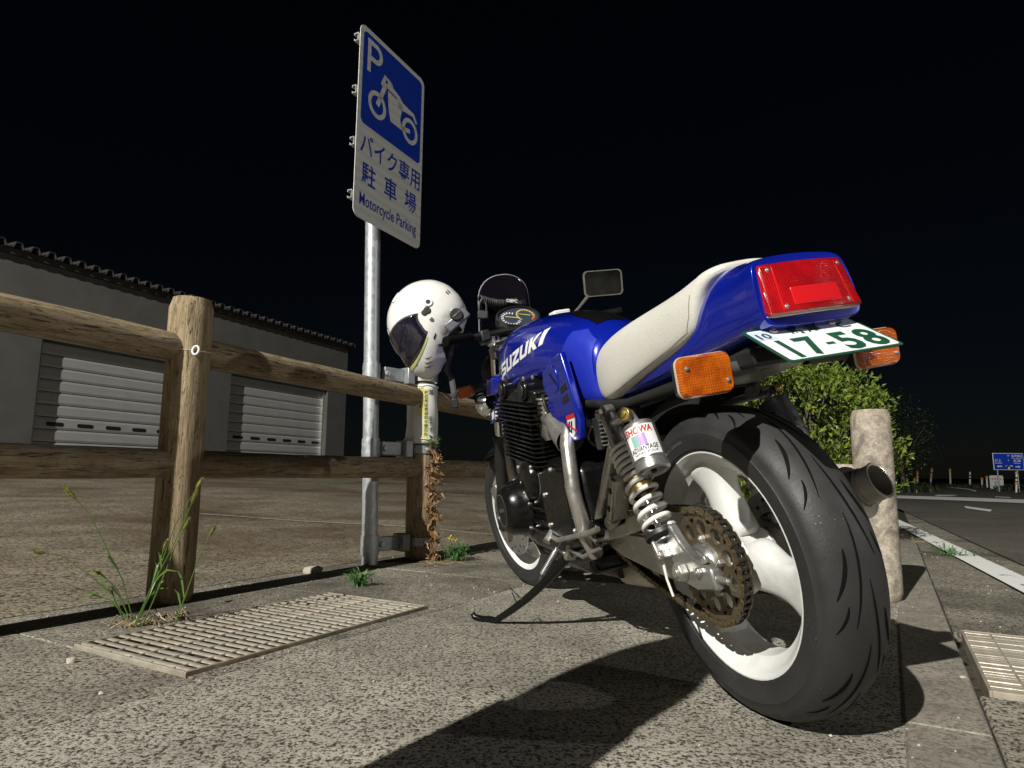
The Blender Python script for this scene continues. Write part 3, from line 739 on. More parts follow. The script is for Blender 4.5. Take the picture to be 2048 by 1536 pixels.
def shrub():
    c = Vector((2.06, 4.85, 0)); root = empty('shrub', c)
    br = MB(); lf = MB(); rx, ry, rz = .76, .60, .76; cz = .70
    tips = []
    for k in range(70):
        d = rdir(); d.z = d.z*.9+.12; p = Vector((d.x*rx, d.y*ry, cz+d.z*rz*.86))*(1); 
        if p.z < .12: p.z = .12+random.random()*.1
        s0 = Vector((random.gauss(0, .05), random.gauss(0, .05), 0)); m1 = s0.lerp(p, .45)+Vector((0, 0, .12)); m2 = m1.lerp(p, .6)+rdir()*.05
        br.tube([s0, m1, m2, p], [.010, .006, .004, .002], 5); tips += [(m2, p)]
    st = br.build('branches', MT['bark'], root); st['kind'] = 'stuff'
    for k in range(15000):
        m2, p = random.choice(tips); t = random.random()**.6
        d = rdir(); q = Vector((d.x*rx, d.y*ry, 0)); 
        if random.random() < .7:
            u = rdir(); r = random.uniform(.74, 1.02)*(1+.13*noise.noise(u*2.6)+.10*noise.noise(u*6))
            pos = Vector((u.x*rx*r, u.y*ry*r, cz+u.z*rz*r))
        else: pos = m2.lerp(p, t)+rdir()*random.uniform(.01, .11)
        if pos.z < .05: continue
        if noise.noise(pos*4.2) < -.30: continue
        dd = (rdir()*.8+Vector((0, 0, .55))+Vector((pos.x, pos.y, 0))*.5).normalized()
        leaf(lf, pos, dd, random.uniform(.03, .062), random.uniform(.014, .024), rdir(), .25, .15)
    tag(lf.build('foliage', MT['leaf'], root, None), kind='stuff')
    tag(root, 'leafy green shrub behind the motorcycle and the concrete post', 'shrub')
shrub()
def dark_tree(c, rx, rz, n, label, trunk_h):
    root = empty('tree', c); b = MB(); b.tube([(0, 0, 0), (.03, .02, trunk_h*.6), (0, 0, trunk_h*1.3)], [.09, .07, .03], 8)
    for k in range(12):
        d = rdir(); b.tube([(0, 0, trunk_h*.8), (d.x*rx*.4, d.y*rx*.4, trunk_h+rz*.4), (d.x*rx*.8, d.y*rx*.8, trunk_h+rz*.4+abs(d.z)*rz*.6)], [.03, .02, .006], 5)
    b.build('trunk', MT['bark'], root); lf = MB()
    for k in range(n):
        u = rdir(); r = random.uniform(.4, 1.0)*(1+.3*noise.noise(u*2.2+c)); p = Vector((u.x*rx*r, u.y*rx*r, trunk_h+rz*.55+u.z*rz*r))
        if noise.noise(p*1.6) < -.15 or p.z < .1: continue
        leaf(lf, p, rdir(), random.uniform(.08, .16), random.uniform(.05, .09), rdir())
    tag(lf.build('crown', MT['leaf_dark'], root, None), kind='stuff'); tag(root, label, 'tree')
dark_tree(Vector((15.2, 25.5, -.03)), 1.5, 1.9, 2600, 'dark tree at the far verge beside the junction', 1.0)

# ================================================================ CONCRETE POST FENCE
def conc_fence():
    c = gnd(1775, 1207)+Vector((0.02, .07, 0)); root = empty('concrete_fence', c)
    b, L = log((0, 0, 0), (0, 0, .745), .074, 31, 24, 24, .03, .006); rot_z_mesh(b); b.build('post', MT['conc_post'], root, 50)
    c2 = Vector((-.66, .42, 0))
    b, L = log((0, 0, 0), (0, 0, .745), .074, 35, 24, 24, .03, .006); rot_z_mesh(b); o = b.build('post', MT['conc_post'], root, 50); o.location = c2
    d = c2.normalized(); b, L = log((0, 0, 0), d*.70, .030, 37, 14, 10, .04); o = b.build('rail', MT['conc_post'], root, 50)
    m = Matrix((d, Vector((0, 0, 1)).cross(d), Vector((0, 0, 1)))).transposed().to_4x4(); m.translation = d*.05+Vector((0, 0, .50)); o.matrix_local = m
    tag(root, 'grey peeling concrete post fence behind the exhaust tip', 'fence')
conc_fence()

# ================================================================ FAR ROADSIDE
MT['amber_refl'] = flat('amber_reflector', (.75, .30, .06), .3); MT['post_white'] = flat('delineator_white', (.75, .75, .72), .45)
def delineator(bx, by, tx, ty, balls, label):
    p = gnd(bx, by); t = atY(tx, ty, p.y); H = t-p; root = empty('delineator_post', p); r = .03*p.y/22
    b = MB(); b.cyl((0, 0, -.03), H, r, r*.9, 10); b.build('pole', MT['post_white'], root)
    for k in balls:
        b = MB(); c = H*k; b.ell(c, (r*1.5, r*1.5, r*1.9), 10, 6); b.build('reflector', MT['amber_refl'], root)
    for k in (.55, .75):
        if len(balls) != 1:
            b = MB(); b.cyl(H*(k-.05), H*(k+.04), r*1.06, r*1.06, 10); b.build('dark_band', MT['black'], root)
    return tag(root, label, 'delineator', 'delineator posts along the far verge')
delineator(1861, 966.5, 1864, 939, (1., .5), 'leaning delineator post with two amber reflectors on the far verge')
delineator(1901, 968.5, 1900, 940, (1.,), 'tall thin delineator post with one amber cap on the far verge')
delineator(1940, 972, 1940, 944, (), 'banded black and white delineator post without amber cap')
delineator(1964, 972.5, 1964, 958, (1.,), 'shortest delineator post beside the white notice board')
delineator(1974.5, 975, 1973.5, 955, (1.,), 'short delineator post with amber cap touching the white notice board')
delineator(2032.5, 985.5, 2033, 946, (1., .48), 'upright delineator post in front of the blue road sign')
delineator(1779, 976, 1779, 944, (1., .45), 'delineator post close behind the grey concrete post')
delineator(1835, 968, 1835, 944, (1., .5), 'delineator post at the edge of the dark tree')
delineator(1829, 970, 1829, 960, (1.,), 'very short delineator stub at the edge of the dark tree')
def road_sign():
    Y = 23.0; c = gnd(2016, 983.5); Y = c.y; root = empty('road_sign', c); k = lambda x, y: atY(x, y, Y)-c
    for x in (1998, 2038):
        p = k(x, 960); b = MB(); b.cyl((p.x, .03, -.02), (p.x, .03, k(x, 907).z), .025, .025, 10); b.build('post', MT['galv_dull'], root)
    a, d = k(1987.5, 940), k(2045.5, 906.5)
    b = MB(); b.box(((a.x+d.x)/2, 0, (a.z+d.z)/2), (d.x-a.x, .02, d.z-a.z)); pn = b.build('panel', MT['sign_white'], root, None, .01)
    w_, h_ = d.x-a.x, d.z-a.z; fr = Matrix(((1, 0, 0, a.x), (0, 0, -1, -.012), (0, 1, 0, a.z), (0, 0, 0, 1)))
    f2 = fr.copy(); f2[1][3] = -.014
    def fld(nm, polys, mt, f_):
        me = poly_mesh([[(x*w_, y*h_) for x, y in p] for p in polys]); me.transform(f_); me.materials.append(mt); link(nm, me, pn, None)
    fld('blue_field', [rrect(.02, .035, .98, .965, .02)], MT['sign_blue'], fr)
    fld('arrows', [[(.10, .22), (.17, .29), (.17, .25), (.28, .25), (.28, .19), (.17, .19), (.17, .15)], [(.38, .19), (.38, .27), (.46, .27), (.46, .05), (.53, .05), (.53, .27), (.62, .27), (.62, .19)], [(.88, .20), (.81, .13), (.81, .17), (.71, .17), (.71, .23), (.81, .23), (.81, .27)]], MT['sign_white'], f2)
    for tx, bx in (('村上', (.06, .48, .20, .17)), ('新潟', (.66, .46, .24, .17)), ('会津若松', (.60, .76, .36, .15)), ('7', (.48, .50, .04, .12)), ('49', (.47, .80, .07, .10)), ('Murakami', (.05, .38, .23, .07)), ('Niigata', (.67, .37, .22, .07)), ('Aizuwakamatsu', (.60, .68, .36, .06))):
        flat_text('lettering', tx, (bx[0]*w_, bx[1]*h_, bx[2]*w_, bx[3]*h_), f2, MT['sign_white'], pn, .02)
    tag(root, 'blue road direction sign with white arrows on two posts beyond the junction', 'road sign')
    c = gnd(1993, 979); root = empty('notice_board', c); k = lambda x, y: atY(x, y, c.y)-c
    a, d = k(1981, 977.5), k(2005.5, 951)
    b = MB(); b.prism(rrect(a.x, a.z, d.x, d.z, .05), lambda u, v, t: Vector((u, t, v)), -.01, .01); bd = b.build('board', MT['white'], root, 30)
    fr = Matrix(((1, 0, 0, a.x), (0, 0, -1, -.014), (0, 1, 0, a.z), (0, 0, 0, 1))); w_, h_ = d.x-a.x, d.z-a.z
    for tx, bx in (('左折禁止', (.1, .66, .8, .16)), ('出口', (.3, .42, .4, .15))): flat_text('lettering', tx, (bx[0]*w_, bx[1]*h_, bx[2]*w_, bx[3]*h_), fr, flat('red_print', (.5, .06, .05), .5), bd, .02)
    for x in (.12, .88): 
        b = MB(); b.cyl((a.x+x*w_, .02, -.02), (a.x+x*w_, .02, d.z*.6), .018, .018, 8); b.build('leg', MT['galv_dull'], root)
    b = MB(); blades(b, (a.x+w_*.3, -.15, 0), 14, .08, .28, .4, .012); blades(b, (a.x+w_*.7, -.15, 0), 12, .08, .26, .4, .012); o = b.build('grass_tuft', MT['leaf_dark'], None, None); o.location = c; tag(o, 'dark grass tuft in front of the white notice board', 'grass', kind='stuff')
    tag(root, 'white notice board with red writing standing on the far verge', 'notice board')
road_sign()

# ================================================================ GRIT AND A FALLEN LEAF
gb = MB()
def chip(c, r):
    a, bb, d = basis(rdir()); k = [random.uniform(.6, 1.2)*r for _ in range(6)]
    v = [c+a*k[0], c-a*k[1], c+bb*k[2], c-bb*k[3], c+d*k[4], c-d*k[5]]
    gb.add(v, [(0, 2, 4), (2, 1, 4), (1, 3, 4), (3, 0, 4), (2, 0, 5), (1, 2, 5), (3, 1, 5), (0, 3, 5)])
for _ in range(420):
    u_ = random.uniform(.6, 5.5); v_ = random.choice((random.gauss(-2.3, .12), random.gauss(-1.42, .06), random.gauss(.02, .07), random.uniform(-2.4, .8), random.gauss(.5, .15)))
    if (GU0-.02 < u_ < GU1+.02 and GV0-.02 < v_ < GV1+.02) or (RG[0]-.02 < u_ < RG[1]+.02 and v_ > RG[2]-.02): continue
    chip(uv(u_, v_, .003), random.uniform(.0018, .0055))
tag(gb.build('grit', MT['stone'], None, None), 'scattered pale grit and small chips on the pavement', 'grit', kind='stuff')
lb_ = MB(); leaf(lb_, (0, 0, .004), (1, .4, .05), .05, .022, (0, 0, 1), .2, .05); o = lb_.build('fallen_leaf', MT['straw'], None, None); o.location = lot_at(935, 1060)+Vector((0, 0, .004)); tag(o, 'single dry yellow leaf lying on the car park behind the vine post', 'leaf')
# ================================================================ MOTORCYCLE (local frame: x forward, y left, z up, origin at rear tyre contact)
PSI, PHI = -.282, .189
fw_ = Vector((math.sin(PSI), math.cos(PSI), 0)); lf_ = Vector((-math.cos(PSI), math.sin(PSI), 0)); zz = Vector((0, 0, 1))
lf2 = lf_*math.cos(PHI)-zz*math.sin(PHI); up2 = zz*math.cos(PHI)+lf_*math.sin(PHI)
BM = Matrix((fw_, lf2, up2)).transposed().to_4x4(); BM.translation = Vector((.55, 1.411, 0)); BI = BM.inverted()
bike = empty('motorcycle', mw=BM)
tag(bike, 'blue and white motorcycle leaning on its kickstand', 'motorcycle')
MT['blue'] = mat('blue_metallic_paint', (.004, .015, .34), .25, .3, .05, 3, coat=1., rv=.05)
MT['blue_matte'] = mat('blue_knee_paint', (.014, .03, .42), .42, .1, .05, 5, .15, 300)
MT['seat'] = mat('cream_leather', (.62, .60, .54), .55, 0, .05, 6, .35, 160, dirt=(.50, .45, .35), dirt_amt=.3)
MT['wheel'] = mat('white_wheel_paint', (.68, .675, .65), .42, 0, .05, 8, .1, 60, dirt=(.30, .285, .26), dirt_amt=.75)
MT['rubber'] = mat('tyre_rubber', (.026, .026, .026), .55, 0, .2, 8, .25, 220, dirt=(.045, .044, .041), dirt_amt=.5)
MT['groove'] = flat('groove_black', (.004, .004, .004), .8, spec=.1)
MT['engine'] = mat('black_engine_paint', (.005, .005, .005), .26, 0, .2, 12, .06, 90, coat=.15, spec=.3)
MT['matt_black'] = mat('matt_black_plastic', (.016, .016, .016), .5, 0, .2, 12)
MT['steel'] = mat('brushed_silver', (.46, .44, .40), .34, .75, .12, 22, dirt=(.25, .22, .17), dirt_amt=.45)
MT['castalu'] = mat('cast_aluminium', (.42, .415, .40), .34, .8, .15, 26, .2, 160, dirt=(.16, .14, .11), dirt_amt=.5)
MT['chrome'] = mat('chrome', (.75, .75, .75), .12, 1., .05, 10, rv=.05)
MT['gold'] = mat('gold_anodised', (.50, .38, .14), .35, .8, .15, 30)
MT['sprocket'] = mat('bronze_sprocket', (.16, .125, .08), .45, .55, .2, 30, .2, 120, dirt=(.06, .05, .038), dirt_amt=.6)
MT['chain'] = mat('greasy_chain', (.055, .05, .043), .42, .6, .3, 60)
MT['spring'] = mat('white_spring_paint', (.76, .74, .70), .35, 0, .04, 20)
MT['titan'] = mat('exhaust_metal', (.50, .47, .42), .40, .45, .15, 20, dirt=(.22, .18, .13), dirt_amt=.5)
MT['red_mark'] = flat('red_print', (.55, .02, .02), .4); MT['dkgreen'] = flat('plate_green', (.01, .075, .04), .4)
def lens(name, base, scale, deep):
    m, t, p = newmat(name); co = objco(t)
    br = nn(t, 'ShaderNodeTexBrick'); br.inputs['Scale'].default_value = scale; br.offset = 0; br.inputs['Mortar Size'].default_value = .22; br.inputs['Mortar Smooth'].default_value = .9
    br.inputs['Brick Width'].default_value = .5; br.inputs['Row Height'].default_value = .5
    sx = nn(t, 'ShaderNodeSeparateXYZ'); cx_ = nn(t, 'ShaderNodeCombineXYZ'); t.links.new(co, sx.inputs[0]); t.links.new(sx.outputs[1], cx_.inputs[0]); t.links.new(sx.outputs[2], cx_.inputs[1]); t.links.new(cx_.outputs[0], br.inputs['Vector'])
    c = mixc(t, maprange(t, noise_tex(t, 22, 4, .65, co), .35, .65), base, deep)
    t.links.new(c, p.inputs['Base Color']); p.inputs['Roughness'].default_value = .16; p.inputs['Coat Weight'].default_value = 1; p.inputs['Coat Roughness'].default_value = .03
    p.inputs['Subsurface Weight'].default_value = .25; p.inputs['Subsurface Radius'].default_value = (.01, .002, .001); p.inputs['Subsurface Scale'].default_value = .5
    t.links.new(bump(t, br.outputs['Fac'], .55, .0012), p.inputs['Normal']); return m
MT['red_lens'] = lens('red_lens', (.46, .006, .010), 120, (.30, .003, .006)); MT['amber_lens'] = lens('amber_lens', (.66, .15, .006), 110, (.36, .06, .003))
def pt(*a): return Vector(a)
def bolt(nm, p, ax, r, h, mt, parent, n=6):
    b = MB(); p = Vector(p); ax = Vector(ax).normalized(); b.cyl(p, p+ax*h, r, r*.92, n); b.cyl(p+ax*h*.6, p+ax*(h+r*.25), r*.55, r*.5, 10); return b.build(nm, mt, parent, 30, r*.12)
def prismY(poly, y0, y1, nm, mt, parent=None, bevel=.004, smooth=30):
    b = MB(); b.prism(poly, lambda u, v, t: Vector((u, t, v)), y0, y1); return b.build(nm, mt, parent or bike, smooth, bevel)

# ---------------------------------------------------------------- wheels
def make_wheel(nm, cx, cz, rt, wt, rim_r, rim_w, spoke_ang, mtx=None, rear=True):
    c = Vector((cx, 0, cz)); Y = Vector((0, 1, 0))
    rw = rim_w; r = rim_r
    prof = [(r, rw), (r-.004, rw-.004), (r-.012, rw-.010), (r-.018, rw-.024), (r-.034, rw-.034), (r-.040, 0), (r-.034, -rw+.034), (r-.018, -rw+.024), (r-.012, -rw+.010), (r-.004, -rw+.004), (r, -rw), (r+.003, -rw), (r+.003, rw)]
    b = MB(); b.lathe(prof, c, Y, 72, True); rim = b.build(nm, MT['wheel'], bike, 40)
    # hub and three broad hollow spokes
    b = MB(); hw = rim_w*.72; b.lathe([(.022, hw), (.05, hw), (.058, hw-.012), (.050, .02), (.050, -.02), (.058, -hw+.012), (.05, -hw), (.022, -hw)], c, Y, 36, True); b.build('hub', MT['wheel'], rim, 40)
    for a in spoke_ang:
        e = Vector((math.cos(R(a)), 0, math.sin(R(a)))); tn = Vector((-e.z, 0, e.x)); rings = []
        for rr, wd, th, sw in ((.030, .058, .040, 0), (.062, .054, .038, 0), (.10, .041, .032, .004), (.135, .038, .030, .006), (.165, .050, .032, .004), (r-.030, .074, .038, 0), (r-.020, .092, .042, 0)):
            rg = []
            for q in range(12):
                t = 2*math.pi*q/12; cc, ss = math.cos(t), math.sin(t)
                rg.append(c+e*rr+tn*(wd*math.copysign(abs(cc)**.7, cc)+sw)+Y*(th*math.copysign(abs(ss)**.7, ss)))
            rings.append(rg)
        b = MB(); b.loft(rings, True); b.build('spoke', MT['wheel'], rim, 180, 0, 2, 1)
    # tyre
    tp = [(wt*.90, r+.006), (wt*1.0, r+.022), (wt*1.0, r+.038)]
    n_ = 9; crown = [(wt*math.sin(R(84)*i/n_), 0) for i in range(n_, -1, -1)]
    def tr_(y): 
        k = abs(y)/wt; return rt-(rt-(r+.042))*(1-math.sqrt(max(0, 1-min(k, 1)**2)))*.92
    half = [(r-.004, wt*.80), (r+.006, wt*.91), (r+.009, wt*.915), (r+.0095, wt*.94), (r+.028, wt*.99), (r+.040, wt*1.012), (r+.0435, wt*1.012), (r+.0445, wt*.992)]+[(tr_(y), y) for y, _ in crown[1:]]
    prof = half+[(q, -y) for q, y in reversed(half[:-1])]
    b = MB(); b.lathe(prof, c, Y, 120, False); ty = b.build('tire', MT['rubber'], rim, 50)
    def tpnt(th, y, off=.0008):
        q = tr_(y)+off; return c+Vector((math.cos(th)*q, y, math.sin(th)*q))
    if rear:
        pats = [(0, 34, .004, .030, .0022), (10, 15, .030, .054, .0036), (27, 9, .040, .058, .0024)]
        for (a0, ln, y0, y1, hw_) in pats:
            for sg in (1, -1):
                b = MB(); L_ = []; N_ = 14
                for i in range(N_+1):
                    t = i/N_; th = R(a0+ln*t); y = sg*(y0+(y1-y0)*(t**1.7)); w2 = hw_*(.12+math.sin(math.pi*min(1, t*.92+.04))**.8)
                    dth = w2*.25/rt
                    L_.append([tpnt(th-dth, y-w2)-c, tpnt(th, y, .0011)-c, tpnt(th+dth, y+w2)-c])
                b.loft(L_, False, False); me = b.mesh('tread_groove'); me.materials.append(MT['groove'])
                for k in range(9):
                    o = link('tread_groove', me, ty, 180); o.matrix_local = Matrix.Translation(c) @ Matrix.Rotation(R(-(k*40+(20 if sg < 0 else 0))), 4, 'Y')
        # moulded lettering on the side wall and the dotted rim line
        bl = MB()
        for k in range(44):
            th = R(20+k*1.35); 
            if k % 9 == 8: continue
            q = r+.028; hgt = .006
            p = lambda dth, dr: c+Vector((math.cos(th+dth)*(q+dr), wt*.995+.0006, math.sin(th+dth)*(q+dr)))
            bl.add([p(0, 0), p(R(.85), 0), p(R(.85), hgt), p(0, hgt)], [(0, 1, 2, 3)])
        tag(bl.build('sidewall_lettering', MT['rubber_grey'], ty, None), kind='stuff')
    return rim
MT['rubber_grey'] = flat('worn_sidewall_print', (.075, .075, .072), .7)
_t = MT['rubber'].node_tree; _p = _t.nodes['Principled BSDF']; _src = _p.inputs['Base Color'].links[0].from_socket      # pale grit stuck in the rubber
_v = nn(_t, 'ShaderNodeTexVoronoi'); _v.inputs['Scale'].default_value = 150; _t.links.new(objco(_t), _v.inputs['Vector'])
_g = nn(_t, 'ShaderNodeMath', operation='MULTIPLY'); _t.links.new(maprange(_t, _v.outputs['Distance'], .10, .17, 1, 0), _g.inputs[0]); _t.links.new(maprange(_t, noise_tex(_t, 9, 5, .7, objco(_t)), .56, .66), _g.inputs[1])
_t.links.new(mixc(_t, _g.outputs[0], _src, (.34, .32, .28)), _p.inputs['Base Color'])
RW = make_wheel('rear_wheel', 0, .317, .317, .070, .227, .062, (192, 72, 312))
# rear brake disc on the far side
b = MB(); b.lathe([(.075, -.078), (.118, -.078), (.118, -.083), (.075, -.083)], (0, 0, .317), (0, 1, 0), 48, True); dsk = b.build('brake_disc', MT['castalu'], RW)
for k in range(22):
    t = 2*math.pi*k/22; b = MB(); q = Vector((math.cos(t)*(.09+.012*(k % 2)), -.0775, .317+math.sin(t)*(.09+.012*(k % 2)))); b.cyl(q, q+Vector((0, .0012, 0)), .005, .005, 8); b.build('drill_hole', MT['black'], dsk)

# sprocket with ten round windows
SC = Vector((-.004, .092, .318)); SR = .112
def sprocket():
    bm = bmesh.new(); N_ = 84; outer = []
    for i in range(N_):
        t = 2*math.pi*i/N_; rr = SR+(.004 if i % 2 == 0 else -.003); outer.append((rr*math.cos(t), rr*math.sin(t)))
    # build from angular wedges: an outer band, and an inner band pierced by holes
    b = MB(); H_ = 10; M_ = 14; r0, r1, rh, rc = .046, .098, .0165, .078
    def layer(y, polys): pass
    th = .004
    def F(x, z, y): return SC+Vector((x, y, z))
    # outer tooth ring
    n = N_; inner = [(.098*math.cos(2*math.pi*i/n), .098*math.sin(2*math.pi*i/n)) for i in range(n)]
    for i in range(n):
        j = (i+1) % n; a, bb, c_, d = outer[i], outer[j], inner[j], inner[i]
        vs = [F(*p, th) for p in (a, bb, c_, d)]+[F(*p, -th) for p in (a, bb, c_, d)]
        b.add(vs, [(0, 1, 2, 3), (7, 6, 5, 4), (0, 4, 5, 1)])
    # web wedge with hole
    for k in range(H_):
        t0 = 2*math.pi*k/H_; tm = t0+math.pi/H_; hc_ = (rc*math.cos(tm), rc*math.sin(tm))
        bd = []
        for i in range(M_):
            ph = 2*math.pi*i/M_; d = (math.cos(tm+ph), math.sin(tm+ph)); 
            # march from hole centre to wedge border
            lo, hi = 0., .08
            for _ in range(22):
                m = (lo+hi)/2; x, z = hc_[0]+d[0]*m, hc_[1]+d[1]*m; rr = math.hypot(x, z); an = (math.atan2(z, x)-t0) % (2*math.pi)
                ok = r0 <= rr <= r1 and an <= 2*math.pi/H_
                lo, hi = (m, hi) if ok else (lo, m)
            bd.append(((hc_[0]+d[0]*rh, hc_[1]+d[1]*rh), (hc_[0]+d[0]*lo, hc_[1]+d[1]*lo)))
        for i in range(M_):
            j = (i+1) % M_; a, bb, c_, d = bd[i][1], bd[j][1], bd[j][0], bd[i][0]
            vs = [F(*p, th) for p in (a, bb, c_, d)]+[F(*p, -th) for p in (a, bb, c_, d)]
            b.add(vs, [(0, 1, 2, 3), (7, 6, 5, 4), (2, 6, 7, 3)])
    bm.free(); o = b.build('sprocket', MT['sprocket'], RW, 30)
    for k in range(5):
        t = 2*math.pi*(k+.3)/5; bolt('sprocket_bolt', SC+Vector((.056*math.cos(t), .004, .056*math.sin(t))), (0, 1, 0), .009, .011, MT['steel'], RW)
    b = MB(); b.lathe([(.03, -.02), (.048, -.02), (.050, .002), (.046, .018), (.040, .024), (.03, .024)], SC, (0, 1, 0), 36, True); b.build('sprocket_carrier', MT['castalu'], RW)
sprocket()
# chain
def chain():
    root = None; fc = Vector((.50, .092, .375)); fr_ = .038; rr = SR+.003; path = []
    d = Vector((fc.x-SC.x, fc.z-SC.z)); D = d.length; al = math.atan2(d.y, d.x); be = math.acos((rr-fr_)/D)
    tA, tB = al+be, al-be+2*math.pi
    pts = []
    for i in range(60):
        t = tA+(tB-tA)*i/59; pts.append((SC.x+rr*math.cos(t), SC.z+rr*math.sin(t)))
    for i in range(20):
        t = (al-be)+(2*be)*i/19; pts.append((fc.x+fr_*math.cos(t), fc.z+fr_*math.sin(t)))
    lo_a, lo_b = pts[59], pts[60]; pts[60:60] = [(lo_a[0]+(lo_b[0]-lo_a[0])*q/8, lo_a[1]+(lo_b[1]-lo_a[1])*q/8-.022*math.sin(math.pi*q/8)) for q in range(1, 8)]
    pts.append(pts[0])
    cum = [0]
    for a, b_ in zip(pts, pts[1:]): cum.append(cum[-1]+math.dist(a, b_))
    pitch = .0159; n = int(cum[-1]/pitch); n -= n % 2; pitch = cum[-1]/n
    def at(s):
        s %= cum[-1]
        for i in range(len(cum)-1):
            if cum[i+1] >= s:
                t = (s-cum[i])/(cum[i+1]-cum[i]+1e-9); return Vector((pts[i][0]+(pts[i+1][0]-pts[i][0])*t, 0, pts[i][1]+(pts[i+1][1]-pts[i][1])*t))
    def linkmesh(outer):
        b = MB(); h = pitch/2; yy = .0095 if outer else .0062
        pl = []
        for s_ in (1, -1):
            for i in range(7): t = R(-70+140*i/6) if s_ > 0 else R(110+140*i/6); pl.append((s_*h+.0068*math.cos(t), .0068*math.sin(t)))
        for sgn in (1, -1): b.prism(pl, lambda u, v, t: Vector((u, t, v)), sgn*yy, sgn*(yy+.002))
        for s_ in (-1, 1): b.cyl((s_*h, -.0115 if outer else -.006, 0), (s_*h, .0125 if outer else .006, 0), .0028 if outer else .005, None, 10)
        me = b.mesh('chain_link'); me.materials.append(MT['chainpin'] if outer else MT['chain']); return me
    mo, mi = linkmesh(True), linkmesh(False)
    first = None
    for k in range(n):
        a, b_ = at(k*pitch), at((k+1)*pitch); c = (a+b_)/2; d = (b_-a); an = math.atan2(d.z, d.x)
        me = mo if k % 2 else mi
        if first is None:
            first = link('chain', me, bike, 30); par = bike; o = first
            M0 = Matrix.Translation((c.x, .092, c.z)) @ Matrix.Rotation(-an, 4, 'Y'); o.matrix_local = M0
        else:
            o = link('chain_link', me, first, 30); o.matrix_local = M0.inverted() @ Matrix.Translation((c.x, .092, c.z)) @ Matrix.Rotation(-an, 4, 'Y')
MT['chainpin'] = mat('brass_link_plate', (.15, .115, .06), .42, .6, .3, 60)
chain()

# ---------------------------------------------------------------- swingarm, axle block
sw = [(.46, .40), (.30, .405), (.188, .378), (.08, .362), (.0, .352), (-.05, .34), (-.065, .31), (-.03, .288), (.098, .262), (.181, .266), (.325, .285), (.44, .335)]
sw = [(.46, .378), (.30, .370), (.188, .372), (.08, .362), (.0, .352), (-.05, .34), (-.065, .31), (-.03, .292), (.098, .280), (.181, .287), (.325, .303), (.44, .335)]
SA = prismY(sw, .108, .132, 'swingarm', MT['castalu2'] if 'castalu2' in MT else MT['steel'], None, .008)
prismY(sw, -.135, -.108, 'swingarm_right', MT['steel'], None, .008).name = 'swingarm'
b = MB(); b.box((.34, 0, .34), (.05, .216, .06)); b.build('swingarm_bridge', MT['steel'], bike, 30, .008)
ab = [(.075, .405), (.03, .41), (.0, .375), (-.035, .35), (-.098, .335), (-.105, .295), (-.04, .283), (.02, .295), (.045, .335), (.07, .37)]
AB = prismY(ab, .128, .150, 'axle_block', MT['castalu'], None, .005)
bolt('axle_nut', (.0, .150, .318), (0, 1, 0), .021, .018, MT['steel'], AB); bolt('adjuster_bolt', (-.100, .139, .315), (-1, 0, 0), .007, .035, MT['steel'], AB)
bolt('clamp_bolt', (-.06, .15, .325), (0, 1, 0), .010, .008, MT['steel'], AB); bolt('clamp_bolt', (-.075, .14, .343), (.3, .2, 1), .010, .01, MT['steel'], AB)
b = MB(); b.tube([(.055, .165, .345), (.045, .168, .30), (.035, .166, .265)], .0028, 6); b.build('brake_hose_stub', MT['spring'], AB)

